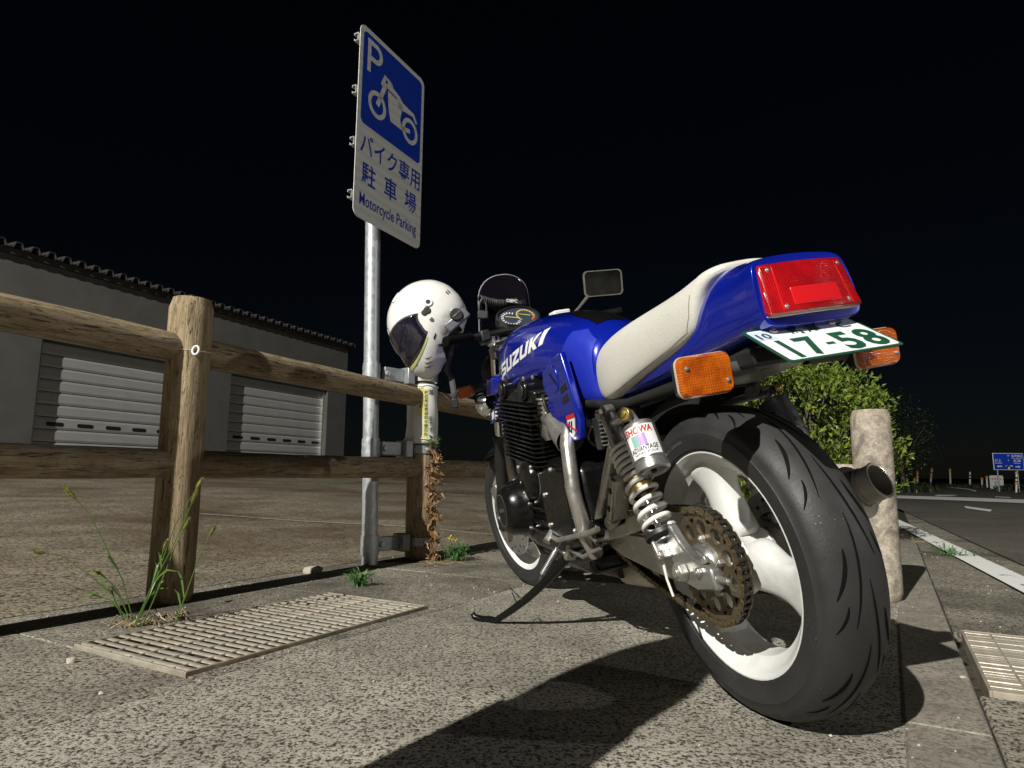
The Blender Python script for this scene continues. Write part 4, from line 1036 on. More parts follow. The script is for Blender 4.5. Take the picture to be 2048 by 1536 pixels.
# ---------------------------------------------------------------- twin shocks
def shock(s):
    T = Vector((.222, s*.148, .662)); Bt = Vector((.045, s*.148, .350)); d = (Bt-T); L = d.length; d.normalize(); A = lambda t, o=Vector(): T+d*(L*t)+o
    b = MB(); b.lathe([(.010, -.014), (.020, -.014), (.020, .014), (.010, .014)], T, (0, 1, 0), 20, True); b.cyl(A(.03), A(.20), .022, .024, 18); b.cyl(A(.20), A(.30), .028, .030, 20); sh = b.build('shock_absorber', MT['castalu'], bike, 30, .002)
    b = MB(); b.cyl(A(.28), A(.55), .022, .022, 16); b.build('damper_body', MT['matt_black'], sh)
    b = MB(); b.cyl(A(.5), A(.86), .008, .008, 12); b.build('damper_rod', MT['chrome'], sh)
    for t in (.505, .575):
        b = MB(); b.lathe([(.02, -.008), (.027, -.008), (.029, 0), (.027, .008), (.02, .008)], A(t), d, 20, True); b.build('preload_ring', MT['gold'], sh)
    a, bb, _ = basis(d); pts = []; turns = [(.27, 0), (.52, 6.0), (.86, 11.2)]
    N_ = 260
    for i in range(N_+1):
        q = i/N_*11.2; t = .27+(.25*q/6 if q < 6 else .25+(.34*(q-6)/5.2)); an = q*2*math.pi; pts.append(A(t)+(a*math.cos(an)+bb*math.sin(an))*.0315)
    b = MB(); b.tube(pts, .0058, 8); b.build('coil_spring', MT['spring'], sh, 60)
    b = MB(); b.lathe([(.0, -.006), (.038, -.006), (.038, .004), (.030, .010), (.0, .010)], A(.885), d, 24); b.build('spring_seat', MT['matt_black'], sh)
    b = MB()
    sd = d.cross(Vector((0, s, 0))).normalized()
    b.cyl(A(.885), A(.93), .022, .024, 16); b.build('lower_body', MT['castalu'], sh, 30, .002)
    for q in (-1, 1):
        b = MB(); b.bar(A(.91)+Vector((0, q*.016, 0)), A(1.03)+Vector((0, q*.016, 0)), .009, .034, (0, 1, 0)); b.build('clevis', MT['castalu'], sh, 30, .004)
    bolt('clevis_bolt', Bt+Vector((0, s*.02, 0)), (0, s, 0), .011, .010, MT['steel'], sh); bolt('top_nut', T+Vector((0, s*.016, 0)), (0, s, 0), .014, .012, MT['steel'], sh)
    # piggyback reservoir
    r0 = Vector((.040, s*.172, .626)); r1 = Vector((-.004, s*.176, .528)); rd = (r1-r0).normalized(); RL = (r1-r0).length
    b = MB(); b.lathe([(.0, 0), (.022, 0), (.033, .005), (.0355, .012), (.0355, RL-.022), (.0335, RL-.020), (.0335, RL-.016), (.0355, RL-.014), (.0355, RL), (.030, RL+.004), (.028, RL-.001), (.0, RL-.001)], r0, rd, 40); rs_ = b.build('reservoir', MT['castalu'], sh, 30)
    bolt('banjo_bolt', r0+Vector((.004, s*.018, .022)), (-.55, s*.75, .25), .016, .014, MT['gold'], sh, 16)
    b = MB(); b.tube([r0-rd*.002, r0+Vector((.004, s*.010, .022)), T.lerp(Bt, .08)+Vector((-.02, s*.004, .0))], [.010, .012, .012], 10); b.build('reservoir_bridge', MT['castalu'], sh)
    b = MB(); b.cyl(r1-rd*.002, r1+rd*.004, .007, .006, 8); b.build('valve_cap', MT['black'], sh)
    if s > 0:   # maker's label wrapped round the can
        ref = (CAM-BM @ r0); ref = (BI.to_3x3() @ ref).normalized(); a = (ref-rd*ref.dot(rd)).normalized(); bb = a.cross(rd)*-1
        def wrap(x, y, off):   # x along circumference, y from top (0) downwards
            an = x/.0355; return r0+rd*y+(a*math.cos(an)+bb*math.sin(an))*(.0355+off)
        def patch(nm, x0, x1, y0, y1, mt, off, skew=0.):
            b = MB(); b.loft([[wrap(x0+(x1-x0)*i/10+skew*(j/4), y0+(y1-y0)*j/4, off) for i in range(11)] for j in range(5)], False, False); return b.build(nm, mt, rs_, 180)
        sx = 1 if (wrap(.01, .05, 0)-wrap(0, .05, 0)).dot(BI.to_3x3() @ RT) > 0 else -1
        patch('maker_label', -.034, .034, .016, .084, MT['white'], .0005)
        def wtext(tx, x0, y0, w2, h2, mt, bold=.02, shear=0.):
            me = fit_text(tx, w2, h2, 0, bold, shear); bm2 = bmesh.new(); bm2.from_mesh(me); bmesh.ops.triangulate(bm2, faces=bm2.faces); bm2.to_mesh(me); bm2.free()
            for v in me.vertices: v.co = wrap(sx*(x0+v.co.x), y0+h2-v.co.y, .0012)
            me.materials.append(mt); link('label_lettering', me, rs_, None)
        wtext('SHOWA', -.033, .019, .060, .0155, MT['red_mark'], .03, .15); wtext('ADVANTAGE', -.032, .062, .060, .0105, MT['ink'], .02, .2); wtext('NATURALIST CLUB', -.026, .075, .05, .004, MT['ink'], .01)
        patch('label_stripe', sx*-.022, sx*-.008, .037, .061, flat('label_teal', (.25, .45, .42), .4), .0010); patch('label_stripe', sx*-.008, sx*.008, .036, .061, flat('label_violet', (.40, .22, .55), .4), .0010)
shock(1); shock(-1)

# ---------------------------------------------------------------- frame, subframe, brackets
def tubepart(nm, pts, r, mt=MT['steel'], n=12): b = MB(); b.tube(pts, r, n); return b.build(nm, mt, bike, 60)
for s in (1, -1):
    tubepart('frame_tube', [(.26, s*.125, .64), (.235, s*.128, .60), (.33, s*.130, .49), (.42, s*.130, .385), (.46, s*.125, .34)], .020)
    tubepart('frame_tube', [(.50, s*.14, .66), (.458, s*.172, .60), (.435, s*.188, .48), (.425, s*.180, .36), (.45, s*.15, .30)], .021)
    tubepart('seat_rail', [(.62, s*.09, .80), (.45, s*.105, .70), (.2, s*.10, .675), (-.1, s*.085, .695), (-.24, s*.07, .715)], .013, MT['matt_black'])
    tubepart('cradle_tube', [(.47, s*.13, .30), (.60, s*.13, .265), (.95, s*.12, .255), (1.08, s*.09, .33), (1.13, s*.05, .55), (1.15, s*.03, .95)], .016, MT['matt_black'])
tubepart('cross_brace', [(.30, .13, .515), (.235, .145, .45)], .012)
hang = MB(); hd = (Vector((.195, .185, .420))-Vector((.138, .185, .512))).normalized(); hang.bar((.136, .186, .516), (.196, .186, .420), .026, .046, (0, 1, 0)); HG = hang.build('folded_footpeg', MT['steel'], bike, 30, .007, 3)
for t in (.3, .72):
    p = Vector((.136, .199, .516)).lerp(Vector((.196, .199, .420)), t); p = Vector((p.x, .2095, p.z)); b = MB(); b.cyl(p-Vector((0, .004, 0)), p+Vector((0, .0006, 0)), .0075, .0075, 14); b.build('peg_hole', MT['black'], HG)
prismY([(.10, .435), (.20, .435), (.21, .405), (.46, .345), (.46, .325), (.25, .365), (.12, .395), (.10, .405)], .150, .162, 'footpeg_bracket', MT['steel'], None, .004)
b = MB(); b.cyl((.30, .155, .395), (.235, .175, .415), .019, .017, 16); b.build('rearset_pivot', MT['steel'], bike, 30, .003)
b = MB(); b.cyl((.36, .13, .378), (.36, .185, .378), .026, .024, 18); b.build('footpeg_boss', MT['engine'], bike, 30, .003)
tubepart('shift_lever', [(.66, .195, .335), (.60, .198, .332), (.36, .198, .372), (.30, .195, .388)], .0075)
b = MB(); b.cyl((.67, .185, .352), (.655, .215, .325), .010, .012, 12); b.build('shift_toe_peg', MT['steel'], bike)
tubepart('linkage_rod', [(.62, .165, .30), (.50, .17, .29), (.37, .165, .33)], .006)
# rectifier with cooling fins behind the side cover
b = MB(); b.box((.345, .105, .615), (.045, .05, .085)); RC = b.build('rectifier', MT['matt_black'], bike, 30, .004)
for k in range(7):
    b = MB(); b.box((.300, .108, .585+k*.0105), (.05, .045, .0035)); b.build('cooling_fin', MT['castalu'], RC, None)
b = MB(); b.box((.30, .0, .60), (.16, .14, .16)); b.build('battery_box', MT['matt_black'], bike, 30, .01)

# rear inner fender
def fender():
    b = MB(); rings = []
    for i in range(17):
        t = R(8+92*i/16); e = Vector((math.cos(t), 0, math.sin(t))); c = Vector((0, 0, .317))+e*.352
        rings.append([c+Vector((0, -.078, 0))-e*.02, c+Vector((0, -.068, 0)), c, c+Vector((0, .068, 0)), c+Vector((0, .078, 0))-e*.02, c+Vector((0, .072, 0))+e*.005, c+e*.005, c+Vector((0, -.072, 0))+e*.005])
    b.loft(rings, True); return b.build('rear_fender', MT['matt_black'], bike, 60)
fender()
b = MB(); b.box((-.16, 0, .698), (.20, .13, .035), Matrix.Rotation(R(7), 3, 'Y')); b.build('undertray', MT['castalu'], bike, 30, .006)
b = MB(); b.box((-.255, .0, .705), (.05, .20, .03)); b.build('signal_bracket', MT['matt_black'], bike, 30, .006)
b = MB(); b.cyl((-.17, .03, .655), (-.19, .05, .648), .013, .012, 12); b.build('fender_bolt', MT['matt_black'], bike)

# ---------------------------------------------------------------- tail cowl and seat
def half_ring(pts):   # pts (y,z) from bottom centre to top centre, y>=0
    return [(y, z) for y, z in pts]+[(-y, z) for y, z in reversed(pts[1:-1])]
tail_st = [(.30, .682, .700, .085), (.26, .684, .712, .098), (.12, .694, .745, .108), (-.014, .706, .770, .109), (-.10, .716, .80, .108), (-.15, .723, .845, .107), (-.175, .726, .872, .106), (-.205, .729, .884, .104), (-.25, .735, .876, .102), (-.295, .742, .867, .102), (-.308, .744, .865, .102), (-.3115, .7445, .864, .102), (-.312, .745, .864, .102)]
b = MB(); rings = []
for x, zb, zt, w_ in tail_st:
    h = zt-zb; sh_ = .0 if x < -.28 else .0
    lean_ = .016 if x < -.29 else 0
    ring_ = half_ring([(0, zb), (w_*.72, zb), (w_*.97, zb+min(.012, h*.2)), (w_*1.0, zb+h*.45), (w_*.93, zb+h*.78), (w_*.72, zt-h*.05), (w_*.35, zt+.003), (0, zt+.005)])
    if x < -.27: ring_ = half_ring([(0, zb), (w_*.80, zb), (w_*1.0, zb+.008), (w_*1.01, zb+h*.5), (w_*.95, zt-.016), (w_*.86, zt-.001), (w_*.4, zt+.004), (0, zt+.005)])
    rings.append([Vector((x-lean_*(1-(z-zb)/max(h, .01)), y, z)) for y, z in ring_])
b.loft(rings, True); tail = b.build('tail_cowl', MT['blue'], bike, 180, 0, 2, 2)
seat_st = [(.385, .735, .82, .07), (.365, .715, .835, .092), (.325, .693, .848, .108), (.27, .686, .858, .119), (.20, .700, .866, .124), (.10, .722, .872, .125), (.0, .742, .876, .122), (-.08, .757, .882, .118), (-.130, .772, .891, .113), (-.146, .793, .893, .108), (-.157, .835, .894, .101), (-.178, .862, .895, .090), (-.212, .878, .893, .070)]
b = MB(); rings = []
for x, zl, zt, w_ in seat_st:
    h = zt-zl
    ring_ = half_ring([(0, zl), (w_*.8, zl), (w_, zl+h*.03), (w_*1.03, zl+h*.35), (w_*.985, zl+h*.68), (w_*.82, zt-h*.09), (w_*.45, zt), (0, zt+.003)])
    rings.append([Vector((x, y, z)) for y, z in ring_])
b.loft(rings, True); seat = b.build('seat', MT['seat'], bike, 180, 0, 2, 2)

# project a flat mesh given in (x,z) on a part's left side / top
def project(me, target, axis, sign, off, nm, mt, parent, cuts=3):
    dg = bpy.context.evaluated_depsgraph_get(); dg.update(); ev = target.evaluated_get(dg); tm = ev.to_mesh()
    bv = BVHTree.FromPolygons([v.co.copy() for v in tm.vertices], [tuple(p.vertices) for p in tm.polygons]); ev.to_mesh_clear()
    bm2 = bmesh.new(); bm2.from_mesh(me); bmesh.ops.triangulate(bm2, faces=bm2.faces)
    for _ in range(cuts):
        lg = [e for e in bm2.edges if e.calc_length() > .012]
        if not lg: break
        bmesh.ops.subdivide_edges(bm2, edges=lg, cuts=1); bmesh.ops.triangulate(bm2, faces=bm2.faces)
    d = Vector((0, 0, 0)); d[axis] = -sign; bad = []
    for v in bm2.verts:
        o_ = v.co.copy(); o_[axis] = sign*2.
        h_, n_, i_, q = bv.ray_cast(o_, d)
        if h_ is None: bad.append(v)
        else: v.co = h_+n_*off if n_.dot(d) < 0 else h_-n_*off
    bmesh.ops.delete(bm2, geom=bad, context='VERTS'); bm2.to_mesh(me); bm2.free(); me.materials.append(mt); return link(nm, me, parent, 180)
def xz_mesh(polys):
    me = poly_mesh(polys); me.transform(Matrix(((1, 0, 0, 0), (0, 0, 1, 0), (0, 1, 0, 0), (0, 0, 0, 1)))); return me
def xy_mesh(polys): return poly_mesh(polys)
# stitched seam of the seat, a thin line darker than the leather
def strip(pts, w2):
    out = []
    for a, b_ in zip(pts, pts[1:]):
        a = Vector(a); b_ = Vector(b_); d = (b_-a).normalized(); s_ = Vector((-d.y, d.x))*w2/2; out.append([tuple(a+s_), tuple(a-s_), tuple(b_-s_), tuple(b_+s_)])
    return out
project(xz_mesh(strip([(.30, .70), (.20, .712), (.08, .736), (-.06, .765), (-.118, .782), (-.136, .81), (-.145, .85)], .0022)), seat, 1, 1, .0004, 'seam', flat('dark_seam', (.30, .27, .21), .8), seat)

# ---------------------------------------------------------------- tail light, plate, indicators
def tail_light():
    TL, BLx = (-.302, .086, .853), (-.322, .096, .763)
    def P(u, v, d):   # u -1..1 across (left +), v 0 bottom..1 top, d outward
        xx = BLx[0]+(TL[0]-BLx[0])*v; yy = (BLx[1]+(TL[1]-BLx[1])*v)*u; z = BLx[2]+(TL[2]-BLx[2])*v
        return Vector((xx-d-.010*(1-u*u), yy, z))
    def slab_(us, vs, d0, d1, nm, mt, par, bev=.004):
        n = 10; b = MB(); g0 = []; 
        rows = 6
        top = [[P(us[0]+(us[1]-us[0])*i/n, vs[0]+(vs[1]-vs[0])*j/rows, d1) for i in range(n+1)] for j in range(rows+1)]
        bot = [[P(us[0]+(us[1]-us[0])*i/n, vs[0]+(vs[1]-vs[0])*j/rows, d0) for i in range(n+1)] for j in range(rows+1)]
        W2 = n+1; vs_ = [p for r_ in top for p in r_]+[p for r_ in bot for p in r_]; K = W2*(rows+1); fs = []
        for j in range(rows):
            for i in range(n): a = j*W2+i; fs += [(a, a+1, a+W2+1, a+W2), (K+a, K+a+W2, K+a+W2+1, K+a+1)]
        for i in range(n): a = i; fs += [(a, K+a, K+a+1, a+1)]; a = rows*W2+i; fs += [(a, a+1, K+a+1, K+a)]
        for j in range(rows): a = j*W2; fs += [(a, a+W2, K+a+W2, K+a)]; a = j*W2+n; fs += [(a, K+a, K+a+W2, a+W2)]
        b.add(vs_, fs); return b.build(nm, mt, par, 40, bev, 3)
    tl = slab_((-1, 1), (0, 1), -.004, .016, 'tail_light', MT['red_lens'], bike, .006)
    slab_((-1.012, 1.012), (-.03, 1.015), -.003, .003, 'gasket', flat('pale_gasket', (.55, .50, .42), .6), tl, .003)
    slab_((-.52, .52), (.13, .48), .012, .0175, 'inner_lens', MT['red_clear'], tl, .002)
    for u in (-.74, .74):
        slab_((u-.015, u+.015), (.05, .93), .012, .0165, 'lens_rib', MT['red_clear'], tl, .001)
    for u, v in ((-.82, .86), (.82, .86), (-.66, .12), (.66, .12)):
        bolt('lens_screw', P(u, v, .013), (-1, 0, .2), .0052, .003, MT['steel'], tl, 12)
    return tl
m_, t_, p_ = newmat('clear_red_plastic'); p_.inputs['Base Color'].default_value = (.62, .012, .016, 1); p_.inputs['Roughness'].default_value = .12; p_.inputs['Coat Weight'].default_value = 1; MT['red_clear'] = m_
tail_light()
def plate():
    yc = .014; o = Vector((-.345, yc, .714)); dn = (Vector((-.398, 0, .678))-Vector((-.296, 0, .746))).normalized(); X = Vector((0, -1, 0)); Yv = -dn; N_ = X.cross(Yv)
    fr = Matrix((X, Yv, N_)).transposed().to_4x4(); fr.translation = o
    W_, H_ = .224, .122
    def slab2(nm, poly, t0, t1, mt, par, bev=0):
        b = MB(); b.prism(poly, lambda u, v, t: fr @ Vector((u, v, t)), t0, t1); return b.build(nm, mt, par, 30, bev)
    pl = slab2('license_plate', rrect(-W_/2, -H_/2, W_/2, H_/2, .008), -.001, .0008, MT['dkgreen'], bike)
    f1 = fr.copy(); f1.translation = o+N_*.0012; f2 = fr.copy(); f2.translation = o+N_*.0018
    me = poly_mesh([rrect(-W_/2+.005, -H_/2+.005, W_/2-.005, H_/2-.005, .006)]); me.transform(f1); me.materials.append(MT['plate_white']); link('plate_face', me, pl, None)
    for tx, x, wd in (('1', -.092, .026), ('7', -.056, .038), ('-', -.010, .016), ('5', .014, .038), ('8', .060, .040)):
        if tx == '-': me = poly_mesh([[(x, -.026), (x+wd, -.026), (x+wd, -.018), (x, -.018)]])
        elif tx == '1': me = poly_mesh([[(x+.006, -.053), (x+.016, -.053), (x+.016, .012), (x+.006, .012)]])
        else:
            me = fit_text(tx, wd, .065, 0, .03); me.transform(Matrix.Translation((x, -.053, 0)))
        me.transform(f2); me.materials.append(MT['dkgreen']); link('plate_number', me, pl, None)
    for tx, x, wd in (('新潟', -.035, .062), ('と', .062, .024)):
        me = fit_text(tx, wd, .028, 0, .02); me.transform(f2 @ Matrix.Translation((x, .024, 0))); me.materials.append(MT['dkgreen']); link('plate_lettering', me, pl, None)
    me = poly_mesh([rrect(-.108, .018, -.070, .050, .002)]); me.transform(f2); me.materials.append(flat('sticker_blue_white', (.55, .66, .78), .4)); st = link('inspection_sticker', me, pl, None)
    f3 = fr.copy(); f3.translation = o+N_*.0024; me = fit_text('10', .024, .020, 0, .02); me.transform(f3 @ Matrix.Translation((-.101, .021, 0))); me.materials.append(MT['ink']); link('plate_lettering', me, pl, None)
    for x in (-.06, .06): bolt('plate_bolt', fr @ Vector((x, .045, .001)), N_, .0075, .005, MT['steel'], pl, 12)
    b = MB(); b.prism(rrect(-.07, .0, .07, .068, .008), lambda u, v, t: fr @ Vector((u, v, t)), -.012, -.0015); b.build('plate_bracket', MT['matt_black'], bike, 30, .003)
MT['plate_white'] = flat('plate_white', (.80, .81, .80), .35)
plate()
def indicator(c, s, nm, face=Vector((-1, 0, 0)), sz=(.098, .070), stalk=None, parent=bike, tilt=0.):
    c = Vector(c); f = Vector(face).normalized(); X = zz.cross(f).normalized(); U = f.cross(X)
    fr = lambda u, v, t: c+X*u+U*v+f*t
    b = MB(); w2, h2 = sz[0]/2, sz[1]/2; p0 = rrect(-w2, -h2, w2, h2, .014, 5); p1 = rrect(-w2*.55, -h2*.55, w2*.55, h2*.55, .012, 5); pm = rrect(-w2*.93, -h2*.93, w2*.93, h2*.93, .013, 5)
    b.loft([[fr(u, v, -.045) for u, v in p1], [fr(u, v, -.022) for u, v in pm], [fr(u, v, -.004) for u, v in p0], [fr(u, v, .0) for u, v in p0]]); ind = b.build(nm, MT['matt_black'], parent, 40)
    b = MB(); pin = rrect(-w2*.90, -h2*.90, w2*.90, h2*.90, .012, 5); b.loft([[fr(u, v, .0005) for u, v in p0], [fr(u, v, .010) for u, v in rrect(-w2*.985, -h2*.985, w2*.985, h2*.985, .0135, 5)], [fr(u, v, .016) for u, v in pin]]); b.build('amber_lens', MT['amber_lens'], ind, 40)
    b = MB(); b.lathe([(0, 0)], c, f, 3) if False else None
    b.loft([[fr(u, v, -.002) for u, v in rrect(-w2*1.02, -h2*1.02, w2*1.02, h2*1.02, .015, 5)], [fr(u, v, .003) for u, v in rrect(-w2*1.02, -h2*1.02, w2*1.02, h2*1.02, .015, 5)]]); b.build('pale_rim', flat('pale_gasket', (.6, .52, .42), .5), ind, 40)
    for u in (-.72, .72): bolt('lens_screw', fr(u*w2, -.02*u, .0155), f, .0042, .003, MT['steel'], ind, 10)
    if stalk is not None:
        st = Vector(stalk); d = (st-c).normalized(); b = MB(); b.lathe([(.010, .0), (.013, .012), (.016, .02), (.016, .026), (.013, .028), (.017, .034), (.017, .042), (.014, .05), (.014, (st-c).length)], c+Vector((.018, 0, 0))+d*.0, d, 18); b.build('stalk', MT['rubber_grey'], ind)
    return ind
indicator((-.255, .186, .690), 1, 'indicator', (-1, .10, -.05), stalk=(-.235, .06, .695))
indicator((-.250, -.186, .690), -1, 'indicator', (-1, -.06, -.05), stalk=(-.235, -.06, .695))

# ---------------------------------------------------------------- tank, shrouds, side covers
tank_st = [(.345, .690, .850, .085), (.365, .688, .885, .108), (.42, .690, .928, .120), (.475, .700, .953, .127), (.535, .772, .972, .138), (.65, .806, 1.000, .153), (.80, .796, 1.026, .164), (.92, .790, 1.038, .166), (1.02, .792, 1.032, .160), (1.085, .805, .998, .145), (1.125, .825, .945, .118)]
b = MB(); rings = []
for x, zb, zt, w_ in tank_st:
    h = zt-zb; up_ = min(h*.42, .085)
    ring_ = half_ring([(0, zb+.004), (w_*.80, zb), (w_*.985, zb+h*.10), (w_*1.0, zt-up_-.02), (w_*.90, zt-up_*.62), (w_*.66, zt-up_*.24), (w_*.34, zt-.004), (0, zt+.004)])
    rings.append([Vector((x, y, z)) for y, z in ring_])
b.loft(rings, True); tank = b.build('fuel_tank', MT['blue'], bike, 180, 0, 2, 2)
project(xz_mesh([[(.355, .695), (.44, .695), (.462, .74), (.478, .80), (.488, .862), (.455, .905), (.41, .90), (.37, .862)]]), tank, 1, 1, .0012, 'knee_panel', MT['blue_matte'], tank, 5)
project(xy_mesh([[(.405, -.045), (.405, .045), (.50, .055), (.59, .045), (.62, 0), (.59, -.045), (.50, -.055)]]), tank, 2, 1, .002, 'filler_cover', MT['engine'], tank, 5)
# slanted block lettering on the tank
def glyphs():
    G = {'S': [[(0, 0), (.9, 0), (1, .12), (1, .45), (.9, .58), (.3, .58), (.3, .76), (1, .76), (1, 1), (.1, 1), (0, .88), (0, .52), (.1, .4), (.7, .4), (.7, .24), (0, .24)]],
         'U': [[(0, .12), (.1, 0), (.9, 0), (1, .12), (1, 1), (.7, 1), (.7, .24), (.3, .24), (.3, 1), (0, 1)]],
         'Z': [[(0, 0), (1, 0), (1, .24), (.42, .24), (1, .72), (1, 1), (0, 1), (0, .76), (.58, .76), (0, .28)]],
         'K': [[(0, 0), (.3, 0), (.3, .38), (.62, 0), (1, 0), (.55, .52), (1, 1), (.64, 1), (.3, .62), (.3, 1), (0, 1)]], 'I': [[(0, 0), (1, 0), (1, 1), (0, 1)]]}
    return G
def block_text(word, p0, p1, hgt, shear, adv):
    """p0,p1 baseline ends (x,z); returns polygons in (x,z)"""
    G = glyphs(); ws = {'I': .42}; tot = sum(ws.get(c, 1.)+.14 for c in word)-.14; p0 = Vector(p0); p1 = Vector(p1); d = (p1-p0); L = d.length; d.normalize(); n = Vector((-d.y, d.x)); n = n if n.y > 0 else -n
    x = 0; out = []
    for ch in word:
        w_ = ws.get(ch, 1.)
        for pl in G[ch]: out.append([tuple(p0+d*((x+u*w_)/tot*L+v*hgt*shear)+n*(v*hgt)) for u, v in pl])
        x += w_+.14
    return out
project(xz_mesh(block_text('SUZUKI', (1.000, .860), (.595, .902), .042, .55, 1)), tank, 1, 1, .001, 'brand_lettering', MT['white'], tank, 4)
for s in (1, -1):
    scv = [(.584, .817), (.50, .842), (.422, .850), (.402, .782), (.384, .712), (.374, .659), (.392, .607), (.44, .604), (.482, .612), (.555, .666), (.594, .714), (.572, .738), (.602, .775)]
    b = MB(); b.prism(scv, lambda u, v, t: Vector((u, t*s, v)), .140, .162); sc_ = b.build('side_cover', MT['blue'], bike, 30, .006, 3)
    if s > 0:
        b = MB(); b.prism(circ2(.495, .785, .030, 32, .040), lambda u, v, t: Vector((u, t, v)), .158, .1655); b.build('round_badge', MT['blue'], sc_, 30, .003)
        b = MB(); b.prism([(.472, .770), (.478, .764), (.518, .80), (.512, .806)], lambda u, v, t: Vector((u, t, v)), .164, .1668); b.build('badge_bar', MT['engine'], sc_, 30, .001)
        for z0 in (.738, .708): b = MB(); b.prism([(.462, z0), (.462, z0+.016), (.412, z0+.028), (.408, z0+.010)], lambda u, v, t: Vector((u, t, v)), .158, .1632); b.build('vent_slot', MT['matt_black'], sc_, 30)
        b = MB(); b.prism([(.455, .677), (.398, .680), (.398, .668), (.455, .665)], lambda u, v, t: Vector((u, t, v)), .160, .1634); b.build('sticker', MT['red_mark'], sc_, 30)
        b = MB(); b.prism([(.452, .664), (.396, .667), (.412, .625), (.428, .616)], lambda u, v, t: Vector((u, t, v)), .160, .1634); b.build('sticker', MT['white'], sc_, 30)
        for pl in ([(.440, .660), (.430, .660), (.447, .632), (.455, .632)], [(.424, .660), (.414, .660), (.430, .628), (.438, .628)]): b = MB(); b.prism(pl, lambda u, v, t: Vector((u, t, v)), .163, .1640); b.build('sticker_mark', MT['engine'], sc_, None)
        b = MB(); b.prism([(.462, .655), (.456, .659), (.392, .632), (.396, .628)], lambda u, v, t: Vector((u, t, v)), .163, .1642); b.build('sticker_mark', MT['red_mark'], sc_, None)
    # upper scoop and lower shroud beside the steering head
    b = MB(); b.loft([[Vector((x, s*y, z)) for y, z in rg] for x, rg in ((1.00, [(.12, .815), (.160, .815), (.155, .830), (.12, .840)]), (1.08, [(.12, .812), (.178, .812), (.172, .872), (.12, .880)]), (1.17, [(.12, .818), (.182, .815), (.170, .885), (.12, .895)]), (1.20, [(.12, .82), (.165, .82), (.155, .86), (.12, .865)]))]); b.build('tank_scoop', MT['blue'], bike, 30, .006, 3)
    b = MB(); b.prism([(.86, .787), (1.02, .806), (1.10, .775), (1.20, .735), (1.22, .712), (1.16, .715), (1.04, .755), (.90, .765)], lambda u, v, t: Vector((u, s*t, v)), .125, .175); lo3 = b.build('oil_cooler_shroud', MT['blue'], bike, 30, .006, 3)
    for k in range(5):
        x = .93+k*.022; b = MB(); b.prism([(x, .768+k*.001), (x+.007, .768+k*.001), (x+.012, .788+k*.001), (x+.005, .788+k*.001)], lambda u, v, t: Vector((u, s*t, v)), .172, .1762); b.build('vent_slot', MT['engine'], lo3, None)
    for x in (1.10, 1.145): b = MB(); b.prism([(x, .730), (x+.028, .722), (x+.02, .748), (x-.008, .757)], lambda u, v, t: Vector((u, s*t, v)), .172, .1765); b.build('shroud_marking', MT['white'], lo3, None)

# ---------------------------------------------------------------- engine
ENG = prismY([(.42, .39), (.44, .54), (.62, .565), (.90, .55), (1.06, .51), (1.09, .40), (1.05, .31), (.92, .27), (.62, .265), (.46, .32)], -.165, .165, 'engine_block', MT['engine'], None, .02)
def lath(nm, c, prof, mt=MT['engine'], par=ENG, n=40, s=1): b = MB(); b.lathe([(r_, h_*s) for r_, h_ in prof], c, (0, 1, 0), n); return b.build(nm, mt, par, 32)
for s in (1, -1):
    st = lath('generator_cover' if s > 0 else 'clutch_cover', (.985, 0, .405), [(.102, .150), (.102, .170), (.096, .178), (.092, .205), (.084, .232), (.070, .246), (.060, .249), (.059, .2465), (.0, .2475)], s=s)
    if s > 0:
        lath('cover_ring', (.985, 0, .405), [(.056, .2472), (.0565, .2485), (.0535, .2485), (.054, .2472)], MT['castalu'])
        me = xz_mesh(block_text('SUZUKI', (1.018, .398), (.955, .402), .011, .3, 1)); 
        for v in me.vertices: v.co.y = .2482
        me.materials.append(MT['castalu']); link('cover_lettering', me, ENG, None)
        for k in range(7):
            t = 2*math.pi*k/7+.3; q = Vector((.985+.098*math.cos(t), .168, .405+.098*math.sin(t))); bolt('cover_bolt', q, (0, 1, 0), .007, .012, MT['castalu'], ENG)
lath('starter_gear_cover', (.80, 0, .505), [(.068, .14), (.068, .186), (.060, .200), (.040, .206), (.0, .207)]); lath('cover_ring', (.80, 0, .505), [(.070, .172), (.071, .176), (.070, .180), (.066, .180)], MT['castalu'])
prismY([(.475, .345), (.475, .535), (.60, .545), (.70, .53), (.70, .36), (.62, .325), (.50, .325)], .160, .192, 'sprocket_cover', MT['engine'], ENG, .012)
prismY([(.425, .40), (.425, .52), (.47, .525), (.475, .40)], .180, .196, 'alloy_end_cover', MT['engine'], ENG, .006)
for z in (.445, .405, .365, .335): b = MB(); b.box((.80, .172, z), (.20, .012, .012)); b.build('case_rib', MT['engine'], ENG, 30, .004)
for q in ((.46, .49), (.46, .37), (.57, .535), (.66, .46), (.66, .37), (.745, .545), (.86, .46), (.88, .545)): bolt('case_bolt', (q[0], .19, q[1]), (0, 1, 0), .008, .008, MT['steel'], ENG)
b = MB(); b.box((.80, 0, .235), (.36, .20, .07)); b.build('oil_pan', MT['engine'], ENG, 30, .02)
TL_ = Matrix.Rotation(R(-8), 3, 'Y')
def eng_pt(x, z): 
    v = TL_ @ Vector((x, 0, z)); return Vector((.86+v.x, 0, .555+v.z))
b = MB(); b.box(eng_pt(-.02, .075), (.30, .34, .17), TL_); CYL = b.build('cylinder_block', MT['engine'], bike, 30, .01)
def finmesh(lx, ly, th):
    b = MB(); b.prism(rrect(-lx/2, -ly/2, lx/2, ly/2, .03, 4), lambda u, v, t: Vector((u, v, t)), -th/2, th/2); me = b.mesh('cooling_fin'); me.materials.append(MT['engine']); return me
f1, f2 = finmesh(.37, .395, .0042), finmesh(.42, .41, .0045)
